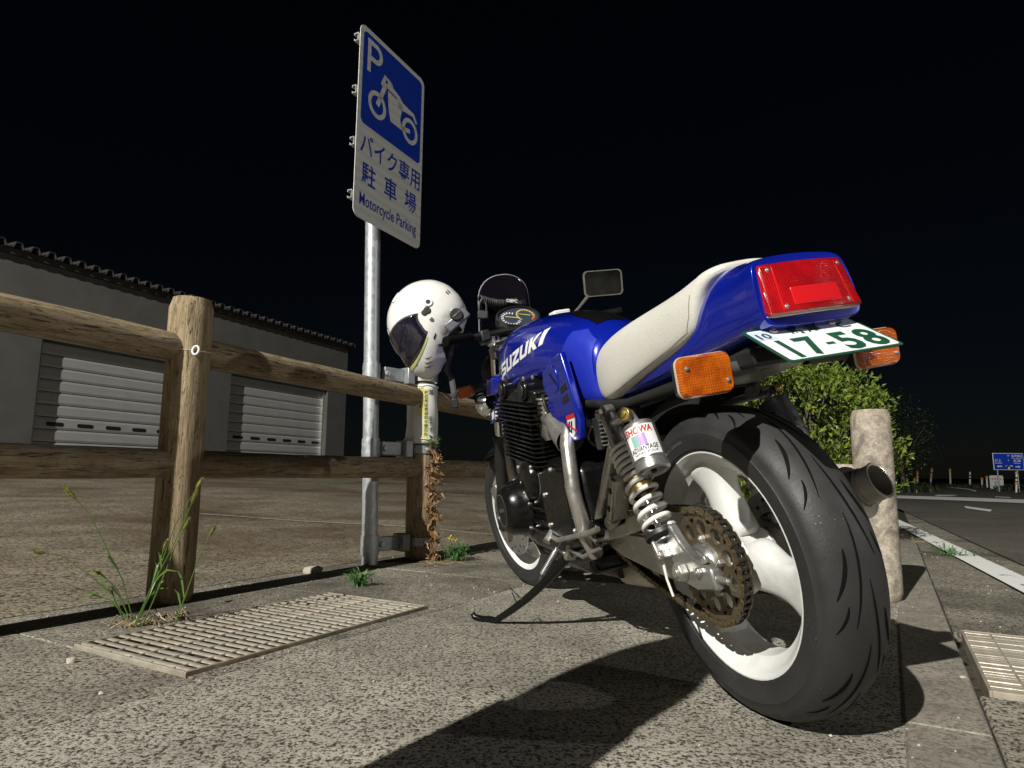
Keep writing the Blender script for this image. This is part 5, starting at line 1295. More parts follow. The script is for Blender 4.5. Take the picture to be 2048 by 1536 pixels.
M3 = TL_.to_4x4()
for k in range(9):
    o = link('cooling_fin', f1, CYL, None, .0012, 1); o.matrix_local = Matrix.Translation(eng_pt(0, .012+k*.0142)) @ M3
for k in range(5):
    o = link('cooling_fin', f2, CYL, None, .0012, 1); o.matrix_local = Matrix.Translation(eng_pt(.0, .146+k*.0135)) @ M3
for x in (-.12, -.04, .05, .12):
    for s in (1, -1): b = MB(); b.cyl(eng_pt(x, .0)+Vector((0, s*.178, 0)), eng_pt(x, .21)+Vector((0, s*.178, 0)), .0065, .0065, 8); b.build('cylinder_stud', MT['engine'], CYL)
b = MB(); b.box(eng_pt(-.01, .222), (.37, .37, .05), TL_); HEAD = b.build('cylinder_head', MT['engine'], bike, 30, .012)
for x in (-.12, .10):
    b = MB(); c = eng_pt(x, .245); b.cyl(c+Vector((0, -.195, 0)), c+Vector((0, .195, 0)), .034, .034, 20); b.build('cam_cover', MT['engine'], HEAD, 30, .006)
    for s in (1, -1): b = MB(); c2 = c+Vector((0, s*.195, 0)); b.cyl(c2, c2+Vector((0, s*.006, 0)), .024, .022, 18); b.build('cam_end_cap', MT['matt_black'], HEAD, 30, .002)
    for yy in (-.15, -.05, .05, .15, .18): bolt('head_bolt', c+Vector((.0, yy, .032)), (0, 0, 1), .006, .010, MT['steel'], HEAD)
for yy in (.15, .05, -.05, -.15):
    p = eng_pt(-.01, .245); b = MB(); b.cyl(p+Vector((0, yy, 0)), p+Vector((-.01, yy, .04)), .009, .008, 10); b.tube([p+Vector((-.01, yy, .04)), p+Vector((-.04, yy*.8, .06)), p+Vector((-.12, yy*.3, .07))], .0035, 6); b.build('spark_lead', MT['matt_black'], HEAD)
for yy in (.148, .05, -.05, -.148):   # carburettors with float bowls and open funnels
    b = MB(); b.cyl((.70, yy, .700), (.60, yy, .672), .027, .025, 18); cb = b.build('carburetor', MT['castalu'], bike, 30, .003)
    b = MB(); b.loft([[Vector((.645+u, yy+v, z)) for u, v in rrect(-k, -k*.9, k, k*.9, .008, 3)] for k, z in ((.026, .672), (.025, .635), (.017, .618))]); b.build('float_bowl', MT['castalu'], cb, 40)
    b = MB(); b.cyl((.648, yy, .70), (.640, yy, .742), .027, .024, 18); b.cyl((.640, yy, .742), (.639, yy, .748), .030, .028, 18); b.build('carburetor_cap', MT['castalu'], cb, 30, .002)
    b = MB(); b.lathe([(.026, 0), (.030, .02), (.036, .06), (.041, .10), (.043, .13), (.041, .131), (.034, .06), (.022, 0)], (.605, yy, .676), (-.86, 0, -.50), 28); b.build('intake_funnel', MT['steel'], cb, 40)
    bolt('carburetor_screw', (.655, yy+.025, .69), (0, 1, 0), .007, .006, MT['steel'], cb)
tubepart('fuel_hose', [(.64, .12, .76), (.62, .16, .75), (.60, .165, .72), (.61, .15, .68)], .005, MT['matt_black']); tubepart('throttle_cable', [(.66, .10, .75), (.74, .17, .77), (.9, .17, .80), (1.1, .12, .95)], .0035, MT['matt_black'])
bolt('petcock', (.70, .155, .775), (0, 1, .2), .013, .012, MT['chrome'], bike, 12)
# exhaust
MT['header'] = mat('heat_stained_header', (.10, .085, .07), .45, .6, .3, 18)
for k, yy in enumerate((.15, .05, -.05, -.15)):
    tubepart('exhaust_header', [(1.02, yy, .655), (1.10, yy, .62), (1.15, yy*.95, .52), (1.13, yy*.85, .36), (1.04, yy*.7, .235), (.90, yy*.5-.03, .195), (.66, yy*.35-.06, .185)], .019, MT['header'])
b = MB(); b.tube([(.70, -.06, .185), (.56, -.07, .185), (.46, -.09, .19)], [.055, .045, .030], 18); b.build('exhaust_collector', MT['titan'], bike)
tubepart('exhaust_link_pipe', [(.46, -.09, .19), (.36, -.15, .20), (.30, -.20, .24)], .028, MT['titan'], 16)
mA, mB_ = Vector((.36, -.225, .245)), Vector((.005, -.332, .392)); md = (mB_-mA).normalized(); ML = (mB_-mA).length
b = MB(); b.lathe([(.028, -.06), (.050, -.01), (.061, .0), (.061, ML-.03), (.0625, ML-.028), (.0625, ML-.012), (.060, ML-.008), (.043, ML+.004), (.038, ML+.004)], mA, md, 40); MUF = b.build('muffler', MT['titan'], bike, 32)
b = MB(); tA_ = mB_+md*.004+Vector((0, -.004, .002)); b.lathe([(.034, -.02), (.0405, -.02), (.0405, .040), (.0425, .042), (.0405, .044), (.036, .043), (.0355, -.02)], tA_, md, 36); b.build('exhaust_tip', MT['titan'], MUF, 32)
b = MB(); b.cyl(tA_+md*-.004, tA_+md*.002, .0355, .0355, 30); b.build('exhaust_bore', MT['black'], MUF)
b = MB()
for k in range(40): t = 2*math.pi*k/40; a, bb, _ = basis(md); p = tA_+md*.008+(a*math.cos(t)+bb*math.sin(t))*.041; b.ell(p, (.0035, .0035, .0035), 6, 4)
tag(b.build('weld_bead', MT['titan'], MUF, 60), kind='stuff')

# ---------------------------------------------------------------- kickstand
kf = BI @ gnd(985, 1245); kt = BI @ gnd(947, 1240)
kp = Vector((.635, .150, .285))
pts = []
for i in range(13):
    t = i/12; p = kp.lerp(kf, t); p.z -= .014*math.sin(math.pi*t); p.x -= .012*math.sin(math.pi*t); pts.append(p)
b = MB(); b.tube(pts, [.015-.005*(i/12) for i in range(13)], 12); KS = b.build('kickstand', MT['engine'], bike, 60)
b = MB(); b.tube([kf+Vector((-.012, -.01, .006)), kf+Vector((.0, 0, .008)), kf.lerp(kt, .5)+Vector((0, 0, .006)), kf.lerp(kt, .9)+Vector((0, 0, .010)), kt+Vector((0, 0, .022))], [.010, .012, .011, .010, .008], 10); b.build('kickstand_foot', MT['engine'], KS, 60)
b = MB(); b.bar((.60, .145, .325), (.64, .155, .265), .02, .045, (0, 1, 0)); b.build('kickstand_bracket', MT['steel'], KS, 30, .005); bolt('pivot_bolt', (.637, .165, .285), (0, 1, 0), .013, .010, MT['steel'], KS)
sp0 = Vector((.655, .172, .315)); sp1 = pts[4]+Vector((.018, .012, .006)); a, bb, d = basis(sp1-sp0); N_ = 200
b = MB(); b.tube([sp0, sp0.lerp(sp1, .15)]+[sp0.lerp(sp1, .15+.7*i/N_)+(a*math.cos(i*.55)+bb*math.sin(i*.55))*.008 for i in range(N_+1)]+[sp0.lerp(sp1, .85), sp1], .0022, 6); b.build('return_spring', MT['castalu'], KS)
b = MB(); q = pts[7]; b.tube([q+Vector((0, .01, .0)), q+Vector((.02, .03, .03)), q+Vector((.05, .03, .035)), q+Vector((.06, .02, .0)), q+Vector((.055, .01, -.03))], .002, 6); b.build('wire_hook', MT['chrome'], KS)
b = MB(); b.cyl((.60, .17, .32), (.52, .172, .335), .010, .010, 12); b.build('stand_switch', MT['matt_black'], KS)

# ---------------------------------------------------------------- front end, steered
SP = Vector((1.205, 0, 1.03)); SX = Vector((-.42, 0, .907)).normalized(); SM = Matrix.Translation(SP) @ Matrix.Rotation(.165, 4, SX) @ Matrix.Translation(-SP)
front = []
n0 = set(bpy.data.objects)
FWc = Vector((1.568, 0, .300))
FW_ = make_wheel('front_wheel', FWc.x, FWc.z, .300, .056, .225, .046, (95, 215, 335), rear=False)
for s in (1, -1):
    b = MB(); b.lathe([(.07, s*.062), (.150, s*.062), (.150, s*.067), (.07, s*.067)], FWc, (0, 1, 0), 48, True); dk = b.build('brake_disc', MT['castalu'], FW_)
    for k in range(26):
        t = 2*math.pi*k/26; q = Vector((FWc.x+math.cos(t)*(.115+.018*(k % 2)), s*.0672, FWc.z+math.sin(t)*(.115+.018*(k % 2)))); b = MB(); b.cyl(q, q+Vector((0, s*.0008, 0)), .005, .005, 8); b.build('drill_hole', MT['black'], dk)
    top = Vector((1.235, s*.095, 1.045)); bot = Vector((1.568, s*.095, .300)); mid = bot.lerp(top, .48)
    b = MB(); b.cyl(bot-(top-bot).normalized()*.03, mid, .027, .027, 20); b.build('fork_slider', MT['matt_black'], bike, 30, .003)
    b = MB(); b.cyl(mid, top, .0195, .0195, 20); b.build('fork_tube', MT['chrome'], bike)
    b = MB(); b.cyl(mid-(top-bot).normalized()*.004, mid+(top-bot).normalized()*.014, .030, .028, 20); b.build('fork_seal', MT['matt_black'], bike)
    b = MB(); b.cyl(top-(top-bot).normalized()*.005, top+(top-bot).normalized()*.02, .022, .020, 20); b.build('fork_cap', MT['chrome'], bike, 30, .002)
    b = MB(); b.box(bot+Vector((.015, -s*.018, .115)), (.075, .05, .10), Matrix.Rotation(R(24), 3, 'Y')); b.build('brake_caliper', MT['castalu'], bike, 30, .012)
for z, t in ((1.02, .97), (.86, .755)):
    c = Vector((1.568, 0, .30)).lerp(Vector((1.235, 0, 1.045)), t); b = MB(); b.box(c+Vector((-.02, 0, 0)), (.075, .25, .028), Matrix.Rotation(R(-24), 3, 'Y')); b.build('triple_clamp', MT['castalu'], bike, 30, .012)
b = MB(); b.lathe([(.0, -.075), (.05, -.07), (.082, -.03), (.09, .0), (.094, .02), (.088, .03), (.0, .045)], (1.42, 0, .93), (1, 0, -.05), 32); b.build('headlight', MT['matt_black'], bike)
b = MB(); b.lathe([(.0, -.045), (.03, -.042), (.048, -.02), (.052, 0), (.03, .006), (.0, .004)], (1.31, .165, .805), (1, .25, -.1), 28); b.build('horn', MT['chrome'], bike)
indicator((1.36, .215, .872), 1, 'indicator', (-1, .6, -.1), (.07, .045), stalk=(1.36, .10, .885)); indicator((1.36, -.215, .872), -1, 'indicator', (-1, -.6, -.1), (.07, .045), stalk=(1.36, -.10, .885))
b = MB(); b.loft([[Vector((FWc.x+math.cos(R(t))*.325, y, FWc.z+math.sin(R(t))*.325+dz)) for y, dz in ((-.065, -.02), (-.045, 0), (0, .008), (.045, 0), (.065, -.02))] for t in range(60, 150, 6)], False, False); o = b.build('front_fender', MT['matt_black'], bike, 60); o.modifiers.new('s', 'SOLIDIFY').thickness = .004
# instruments
gN = Vector((-.78, 0, .62)).normalized(); gX = Vector((0, -1, 0)); gU = gN.cross(gX); GC = Vector((1.225, -.022, 1.112))
gf = lambda u, v, t: GC+gX*u+gU*v+gN*t
def egg(k):  # two overlapping dials
    out = []
    for i in range(40):
        t = 2*math.pi*i/40; out.append((.096*k*math.cos(t), .062*k*math.sin(t)*(1+.10*math.cos(t))))
    return out
b = MB(); b.loft([[gf(u, v, d) for u, v in egg(k)] for k, d in ((.6, -.06), (.95, -.03), (1.0, .0), (1.0, .010), (.93, .012), (.91, .002))], True); GA = b.build('instrument_cluster', MT['matt_black'], bike, 40)
me = poly_mesh([egg(.91)]); gm = Matrix((gX, gU, gN)).transposed().to_4x4(); gm.translation = GC+gN*.0032; me.transform(gm); me.materials.append(flat('dial_face', (.035, .045, .07), .4)); link('dial_face', me, GA, None)
gm2 = gm.copy(); gm2.translation = GC+gN*.0042
def dmark(nm, polys, mt): me = poly_mesh(polys); me.transform(gm2); me.materials.append(mt); link(nm, me, GA, None)
def ticks(cx, cy, r0, r1, a0, a1, n, wd):
    out = []
    for i in range(n):
        t = R(a0+(a1-a0)*i/(n-1)); c, s = math.cos(t), math.sin(t); out.append([(cx+r0*c-s*wd, cy+r0*s+c*wd), (cx+r1*c-s*wd, cy+r1*s+c*wd), (cx+r1*c+s*wd, cy+r1*s-c*wd), (cx+r0*c+s*wd, cy+r0*s-c*wd)])
    return out
YL = flat('dial_yellow', (.75, .62, .15), .5)
dmark('dial_ticks', ticks(-.032, -.004, .030, .041, 55, 320, 15, .0022), MT['white']); dmark('dial_ticks', ticks(.036, .002, .030, .036, -60, 215, 16, .0016), YL); dmark('dial_arc', annulus(.036, .002, .036, .0385, 26, -60, 215), YL); dmark('redline', annulus(.036, .002, .034, .040, 6, -60, -10), MT['red_mark'])
dmark('needle', [[(-.05, .012), (-.048, .0145), (.002, -.004), (.0, -.007)], [(.012, .016), (.013, .0185), (.058, .0), (.057, -.003)]], YL)
# smoked screen
def screen_pt(s_, t):
    wd = .128-.022*t if t < .55 else (.116)*math.sqrt(max(0, 1-((t-.55)/.45)**2.6))+.0
    y = s_*wd; return Vector((1.385-.085*t-.9*y*y, y-.032, 1.075+.238*t))
b = MB(); rows = [[screen_pt(-1+2*i/14, t) for i in range(15)] for t in [.0, .1, .2, .3, .4, .5, .6, .7, .78, .85, .91, .95, .98, .995]]
b.loft(rows, False, False); SCN = b.build('windscreen', None, bike, 180); m_, t_, p_ = newmat('smoked_acrylic')
p_.inputs['Base Color'].default_value = (.10, .08, .14, 1); p_.inputs['Transmission Weight'].default_value = .92; p_.inputs['Roughness'].default_value = .06; p_.inputs['IOR'].default_value = 1.3; SCN.data.materials.append(m_); SCN.modifiers.new('s', 'SOLIDIFY').thickness = .003
b = MB(); b.tube([screen_pt(-1, t) for t in (0, .1, .2, .3, .4, .5, .6, .7, .78, .85, .91, .95, .98)]+[screen_pt(-1+2*i/8, .995) for i in range(9)]+[screen_pt(1, t) for t in (.98, .95, .91, .85, .78, .7, .6, .5, .4, .3, .2, .1, 0)], .0026, 6); b.build('screen_edge', flat('grey_edge', (.35, .35, .36), .3), SCN)
for s in (1, -1): b = MB(); b.tube([(1.33, s*.115, 1.095), (1.30, s*.10, 1.04), (1.26, s*.085, 1.0)], .006, 8); b.build('screen_stay', MT['matt_black'], SCN)
# bars, grips, levers, mirror
HB = tubepart('handlebar', [(1.03, .37, 1.035), (1.10, .24, 1.045), (1.16, .14, 1.055), (1.175, .08, 1.06), (1.175, 0, 1.06), (1.175, -.08, 1.06), (1.16, -.14, 1.055), (1.10, -.24, 1.045), (1.03, -.37, 1.035)], .011, MT['matt_black'])
for s in (1, -1):
    b = MB(); b.cyl((1.095, s*.25, 1.045), (1.035, s*.365, 1.036), .0165, .0165, 14); b.cyl((1.035, s*.365, 1.036), (1.028, s*.378, 1.035), .019, .017, 14); b.build('grip', MT['groove'], HB, 30, .002)
    b = MB(); b.tube([(1.14, s*.19, 1.05), (1.16, s*.25, 1.045), (1.11, s*.34, 1.035), (1.09, s*.38, 1.035)], [.008, .006, .0055, .006], 8); b.build('hand_lever', MT['matt_black'], HB)
    b = MB(); b.box((1.13, s*.185, 1.045), (.05, .04, .045)); b.build('switch_housing', MT['matt_black'], HB, 30, .008)
b = MB(); b.box((1.165, .165, 1.035), (.045, .035, .03)); b.build('clutch_perch', MT['steel'], HB, 30, .006); b = MB(); b.box((1.20, .115, .985), (.05, .045, .045)); b.build('ignition_clamp', MT['steel'], HB, 30, .006)
b = MB(); b.box((1.14, -.165, 1.083), (.05, .075, .028)); b.build('brake_reservoir', MT['white'], HB, 30, .006)
mc = Vector((1.10, -.374, 1.174)); mN = Vector((-1, .30, -.16)).normalized(); mX = zz.cross(mN).normalized(); mU = mN.cross(mX); rr_ = Matrix.Rotation(R(-7), 3, mN); mX = rr_ @ mX; mU = rr_ @ mU
mf = lambda u, v, t: mc+mX*u+mU*v+mN*t
b = MB(); b.loft([[mf(u*k, v*k, d) for u, v in rrect(-.082, -.052, .082, .052, .018, 5)] for k, d in ((.62, -.032), (.93, -.018), (1.0, .0), (1.0, .006), (.93, .007))]); MR = b.build('mirror', MT['matt_black'], bike, 40)
b = MB(); b.loft([[mf(u*k, v*k, d) for u, v in rrect(-.082, -.052, .082, .052, .018, 5)] for k, d in ((1.005, .004), (1.0, .0085), (.93, .0085), (.93, .006))], False); b.build('mirror_rim', MT['steel'], MR, 40)
me = poly_mesh([rrect(-.077, -.049, .077, .049, .016, 5)]); mm = Matrix((mX, mU, mN)).transposed().to_4x4(); mm.translation = mc+mN*.0078; me.transform(mm); me.materials.append(mat('mirror_glass', (.30, .32, .36), .10, 1., .3, 18, rv=.06)); link('mirror_glass', me, MR, None)
b = MB(); b.tube([mf(-.055, -.040, -.01), (1.12, -.25, 1.095), (1.125, -.20, 1.06)], [.008, .006, .007], 8); b.build('mirror_stalk', MT['steel'], MR)
for o in set(bpy.data.objects)-n0:
    if o.parent == bike: o.matrix_basis = SM.copy()
# ================================================================ THINGS ON THE MOTORCYCLE
def bp(x, y, z): return BM @ (SM @ Vector((x, y, z)))
# coiled cable lock and padlock behind the screen
p0, p1 = bp(1.30, .085, 1.225), bp(1.30, -.075, 1.190); a, bb, d = basis(p1-p0); N_ = 420
root = empty('cable_lock', p0)
b = MB(); b.tube([(p0.lerp(p1, i/N_)-p0)+(a*math.cos(i*.26)+bb*math.sin(i*.26))*.014-zz*.012*math.sin(math.pi*i/N_) for i in range(N_+1)], .0042, 6); b.build('coil', MT['rubber'], root)
q0 = p0.lerp(p1, .72)-p0; b = MB(); b.bar(q0+Vector((0, -.022, -.006)), q0+(p1-p0)*.42+Vector((0, -.022, -.010)), .02, .02); lb = b.build('lock_body', MT['rubber'], root, 30, .004)
me = fit_text('OBPC', .050, .014, 0, .03); X_ = (p1-p0).normalized(); m = Matrix((X_, (zz-X_*zz.dot(X_)).normalized(), X_.cross((zz-X_*zz.dot(X_)).normalized()))).transposed().to_4x4(); m.translation = q0+Vector((0, -.0335, -.012)); me.transform(m); me.materials.append(MT['white']); link('lettering', me, lb, None)
tag(root, 'black coiled cable lock with white lettering behind the smoked screen', 'cable lock')
c = bp(1.25, .112, 1.150); root = empty('padlock', c)
b = MB(); b.box((0, 0, 0), (.042, .018, .034)); b.build('body', MT['matt_black'], root, 30, .004)
b = MB(); b.tube([Vector((.014*math.cos(t)*1.0, 0, .017+.045*max(0, math.sin(t))**.6)) for t in [math.pi*i/16 for i in range(17)]], .0042, 8); b.build('shackle', MT['matt_black'], root)
tag(root, 'black padlock hanging beside the instrument cluster', 'padlock')

# ---------------------------------------------------------------- helmet hung on the left handlebar
MT['helmet'] = mat('white_helmet_shell', (.80, .79, .76), .25, 0, .03, 6, coat=.6, rv=.06, dirt=(.66, .64, .60), dirt_amt=.35)
m_, t_, p_ = newmat('dark_visor'); p_.inputs['Base Color'].default_value = (.012, .010, .022, 1); p_.inputs['Roughness'].default_value = .16; p_.inputs['Coat Weight'].default_value = 1; MT['visor'] = m_
MT['lining'] = mat('black_lining', (.015, .015, .016), .9, 0, .3, 40)
def helmet():
    Yd = 2.40; ctr = atY(860, 648, Yd)
    fi = Vector((-.66, -.75)); F_ = (RT*fi.x+UP*fi.y).normalized(); U_ = (RT*-.75+UP*.66).normalized()
    Lh = U_.cross(F_); yaw = Matrix.Rotation(R(10), 3, U_); F_ = yaw @ F_; Lh = yaw @ Lh
    fr = Matrix((F_, Lh, U_)).transposed().to_4x4(); fr.translation = ctr
    root = empty('motorcycle_helmet', mw=fr)
    keys = [(-180, .155), (-160, .150), (-145, .144), (-125, .130), (-90, .122), (-62, .160), (-50, .196), (-38, .213), (-27, .204), (-15, .180), (0, .162), (20, .158), (45, .160), (70, .162), (90, .164), (115, .166), (140, .166), (160, .162), (180, .155)]
    def rp(a):
        a = (a+180) % 360-180
        for (a0, r0), (a1, r1) in zip(keys, keys[1:]):
            if a0 <= a <= a1: t = (a-a0)/(a1-a0); t = t*t*(3-2*t); return r0+(r1-r0)*t
    ry = .128
    def surf(a, lat, off=0.):   # a: polar angle in the side plane; lat: -90..90 towards the side
        ca = math.cos(R(lat)); sa = math.sin(R(lat)); r_ = rp(a)
        k = (abs(ca)**2.25+abs(sa)**2.25)**(-1/2.25)
        x, z = math.cos(R(a))*ca*r_*k, math.sin(R(a))*ca*r_*k; y = sa*ry*k
        if z < -.03: y *= 1-.10*min(1, (-z-.03)/.1)
        p = Vector((x, y, z)); return p*(1+off/p.length)
    NA, NL = 72, 24; vs = []; fs = []; idx = {}
    inop = lambda a, l: (-120 < a < -66 and abs(l) < 47)
    b = MB()
    for i in range(NA):
        for j in range(NL):
            a0, a1 = -180+360*i/NA, -180+360*(i+1)/NA; l0, l1 = -90+180*j/NL, -90+180*(j+1)/NL
            if inop((a0+a1)/2, (l0+l1)/2): continue
            for a_, l_ in ((a0, l0), (a1, l0), (a1, l1), (a0, l1)):
                if (round(a_ % 360, 3), round(l_, 3)) not in idx: idx[(round(a_ % 360, 3), round(l_, 3))] = len(vs); vs.append(surf(a_, l_))
            f = tuple(idx[(round(a_ % 360, 3), round(l_, 3))] for a_, l_ in ((a0, l0), (a1, l0), (a1, l1), (a0, l1)))
            fs.append(f)
    b.add(vs, fs); me = b.mesh('shell'); bm2 = bmesh.new(); bm2.from_mesh(me); bmesh.ops.remove_doubles(bm2, verts=bm2.verts, dist=.0008); bmesh.ops.recalc_face_normals(bm2, faces=bm2.faces); bm2.to_mesh(me); bm2.free()
    me.materials.append(MT['helmet']); shell = link('shell', me, root, 180); sm = shell.modifiers.new('s', 'SOLIDIFY'); sm.thickness = .006; sm.offset = -1
    b = MB(); b.loft([[surf(-180+360*i/36, l, -.018) for i in range(36)] for l in (-80, -60, -40, -20, 0, 20, 40, 60, 80)], True); b.build('lining', MT['lining'], root, 180)
    def patch(nm, a_l, mt, off, par, n=14, thick=.002):
        """a_l(s,t)->(a,lat)"""
        b = MB(); b.loft([[surf(*a_l(i/n, j/n), off) for i in range(n+1)] for j in range(n+1)], False, False); o = b.build(nm, mt, par, 180); o.modifiers.new('s', 'SOLIDIFY').thickness = thick; return o
    vz = patch('visor', lambda s, t: ((-15-14*(2*s-1)**2)+((39+44*(2*s-1)**2))*t, -72+144*s), MT['visor'], .0045, root, 24, .002)
    patch('visor_frame', lambda s, t: ((-19-16*(2*s-1)**2)+((47+50*(2*s-1)**2))*t, -75+150*s), flat('visor_seal', (.05, .05, .055), .4), .0015, root, 24, .002)
    patch('visor_tint_edge', lambda s, t: (-21.5-16*(2*s-1)**2+3*t, -70+140*s), flat('yellow_green_seal', (.50, .52, .20), .4), .002, root, 16, .002)
    # raised side plate around the pivot
    def disc(a, l, rad, h0, h1, mt, nm, par=root, n=24):
        p = surf(a, l); e = .5; n_ = (surf(a+e, l)-p).cross(surf(a, l+e)-p).normalized(); n_ = n_ if n_.dot(p) > 0 else -n_
        b = MB(); b.cyl(p+n_*h0, p+n_*h1, rad, rad*.92, n); return b.build(nm, mt, par, 30, min(.0015, rad*.15))
    sp_ = [(38, 52), (62, 62), (80, 74), (70, 86)]
    pv = disc(132, 72, .018, -.004, .0045, MT['white'], 'pivot'); disc(132, 72, .009, .004, .0055, MT['black'], 'pivot_hole', pv)
    disc(115, 82, .014, -.003, .004, MT['matt_black'], 'pivot_gear'); disc(80, 82, .011, -.003, .004, MT['matt_black'], 'pivot_gear'); disc(-70, 85, .008, -.002, .004, MT['castalu'], 'snap_button')
    b = MB()
    for k in range(3):
        a0 = -44+k*3.6; pass
    for k in range(3):
        b = MB(); L_ = []
        for i in range(9):
            t = i/8; w2 = .0022*math.sin(math.pi*(t*.9+.05)); aa = -46+11*t; ll = 36+k*6
            p = surf(aa, ll, .0008); q = (surf(aa, ll+1, .0008)-p).normalized(); L_.append([p-q*w2, p+q*w2])
        b.loft(L_, False, False); b.build('chin_vent', MT['black'], root, 180)
    b = MB(); b.loft([[surf(-62+10*t, 66-1.5*w2, .001) for w2 in (-1, 0, 1)] for t in [i/6 for i in range(7)]], False, False); b.build('snap_slot', MT['matt_black'], root, 180)
    # small hexagon badge on the brow
    b = MB(); b.prism([(math.cos(R(60*i))*.012, math.sin(R(60*i))*.016) for i in range(6)], lambda u, v, t: surf(34+v*360, 14+u*430, .0006+t), 0, .0006); hx = b.build('hexagon_badge', MT['ink'], root, None)
    b = MB(); b.prism([(math.cos(R(60*i))*.009, math.sin(R(60*i))*.0125) for i in range(6)], lambda u, v, t: surf(34+v*360, 14+u*430, .0014+t), 0, .0004); b.build('badge_face', MT['white'], hx, None)
    # rear edge trim and top vent
    patch('top_vent', lambda s, t: (74+16*t, 24+8*s), MT['white'], .004, root, 8, .004)
    for k in range(2): patch('rear_stripe', lambda s, t: (168+7*t, 40+5*k+2.5*s), MT['castalu'], .0012, root, 4, .0008)
    # intercom clamped to the lower left edge
    o_ = Vector((-.045, .100, -.080)); n_ = Vector((0, 1, 0)); dn = Vector((-1, 0, -.1)).normalized(); dx = dn.cross(n_).normalized()
    m3 = Matrix((dn, dx, n_)).transposed()
    b = MB(); b.box(o_+n_*.016+dn*.012, (.100, .038, .022), m3); ic = b.build('intercom', mat('intercom_grey', (.16, .17, .19), .35, .3, .1, 30), root, 30, .006)
    b = MB(); b.cyl(o_+n_*.024+dn*.022-dx*.016, o_+n_*.036+dn*.022-dx*.016, .024, .022, 26); dl = b.build('intercom_dial', MT['matt_black'], ic, 30, .002)
    b = MB(); b.box(o_+n_*.037+dn*.022-dx*.016, (.034, .004, .003), m3); b.build('dial_bar', MT['castalu'], ic, None)
    # chin strap hanging down
    Rm = fr.to_3x3().inverted(); dwn = Rm @ Vector((0, 0, -1)); s0 = Vector((-.02, .05, -.10)); pts = [Vector((-.02, .05, -.10)), fr.inverted() @ atY(893, 742, Yd+.02), fr.inverted() @ atY(903, 757, Yd+.01), fr.inverted() @ atY(907, 780, Yd), fr.inverted() @ atY(910, 800, Yd)]
    b = MB(); sd = Rm @ RT
    L_ = [[p-sd*.011, p+sd*.011] for p in pts]; b.loft(L_, False, False); o = b.build('chin_strap', mat('grey_webbing', (.07, .07, .07), .8, 0, .2, 60), root, 180); o.modifiers.new('s', 'SOLIDIFY').thickness = .003
    b = MB(); b.box(pts[-1]+dwn*.012, (.026, .008, .034), (Matrix((RT, FW, UP)).transposed() if False else (Rm @ Matrix((RT, FW, UP)).transposed()))); b.build('strap_buckle', MT['matt_black'], root, 30, .003)
    b = MB(); b.ell(Vector((-.01, .085, -.125)), (.028, .018, .02), 14, 8); b.build('cheek_pad', MT['lining'], root)
    tag(root, 'white full face helmet hung nose down on the left handlebar', 'helmet')
helmet()
# ================================================================ PERSON standing beside the camera (only the shadow is in view)
def skin_fig(name, nodes, edges, mt, parent, sub=2):
    ks = list(nodes); me = bpy.data.meshes.new(name); me.from_pydata([nodes[k][0] for k in ks], [(ks.index(a), ks.index(b)) for a, b in edges], []); me.update()
    o = bpy.data.objects.new(name, me); COL.objects.link(o); o.parent = parent
    md = o.modifiers.new('skin', 'SKIN'); md.use_smooth_shade = True
    if not me.skin_vertices: me.attributes.new('skin', 'FLOAT', 'POINT') if False else None
    bm = bmesh.new(); bm.from_mesh(me); ly = bm.verts.layers.skin.verify(); bm.verts.ensure_lookup_table()
    for i, k in enumerate(ks): r = nodes[k][1]; bm.verts[i][ly].radius = r if isinstance(r, tuple) else (r, r); bm.verts[i][ly].use_root = (i == 0)
    bm.to_mesh(me); bm.free(); q = o.modifiers.new('sub', 'SUBSURF'); q.levels = sub; q.render_levels = sub; me.materials.append(mt); return o
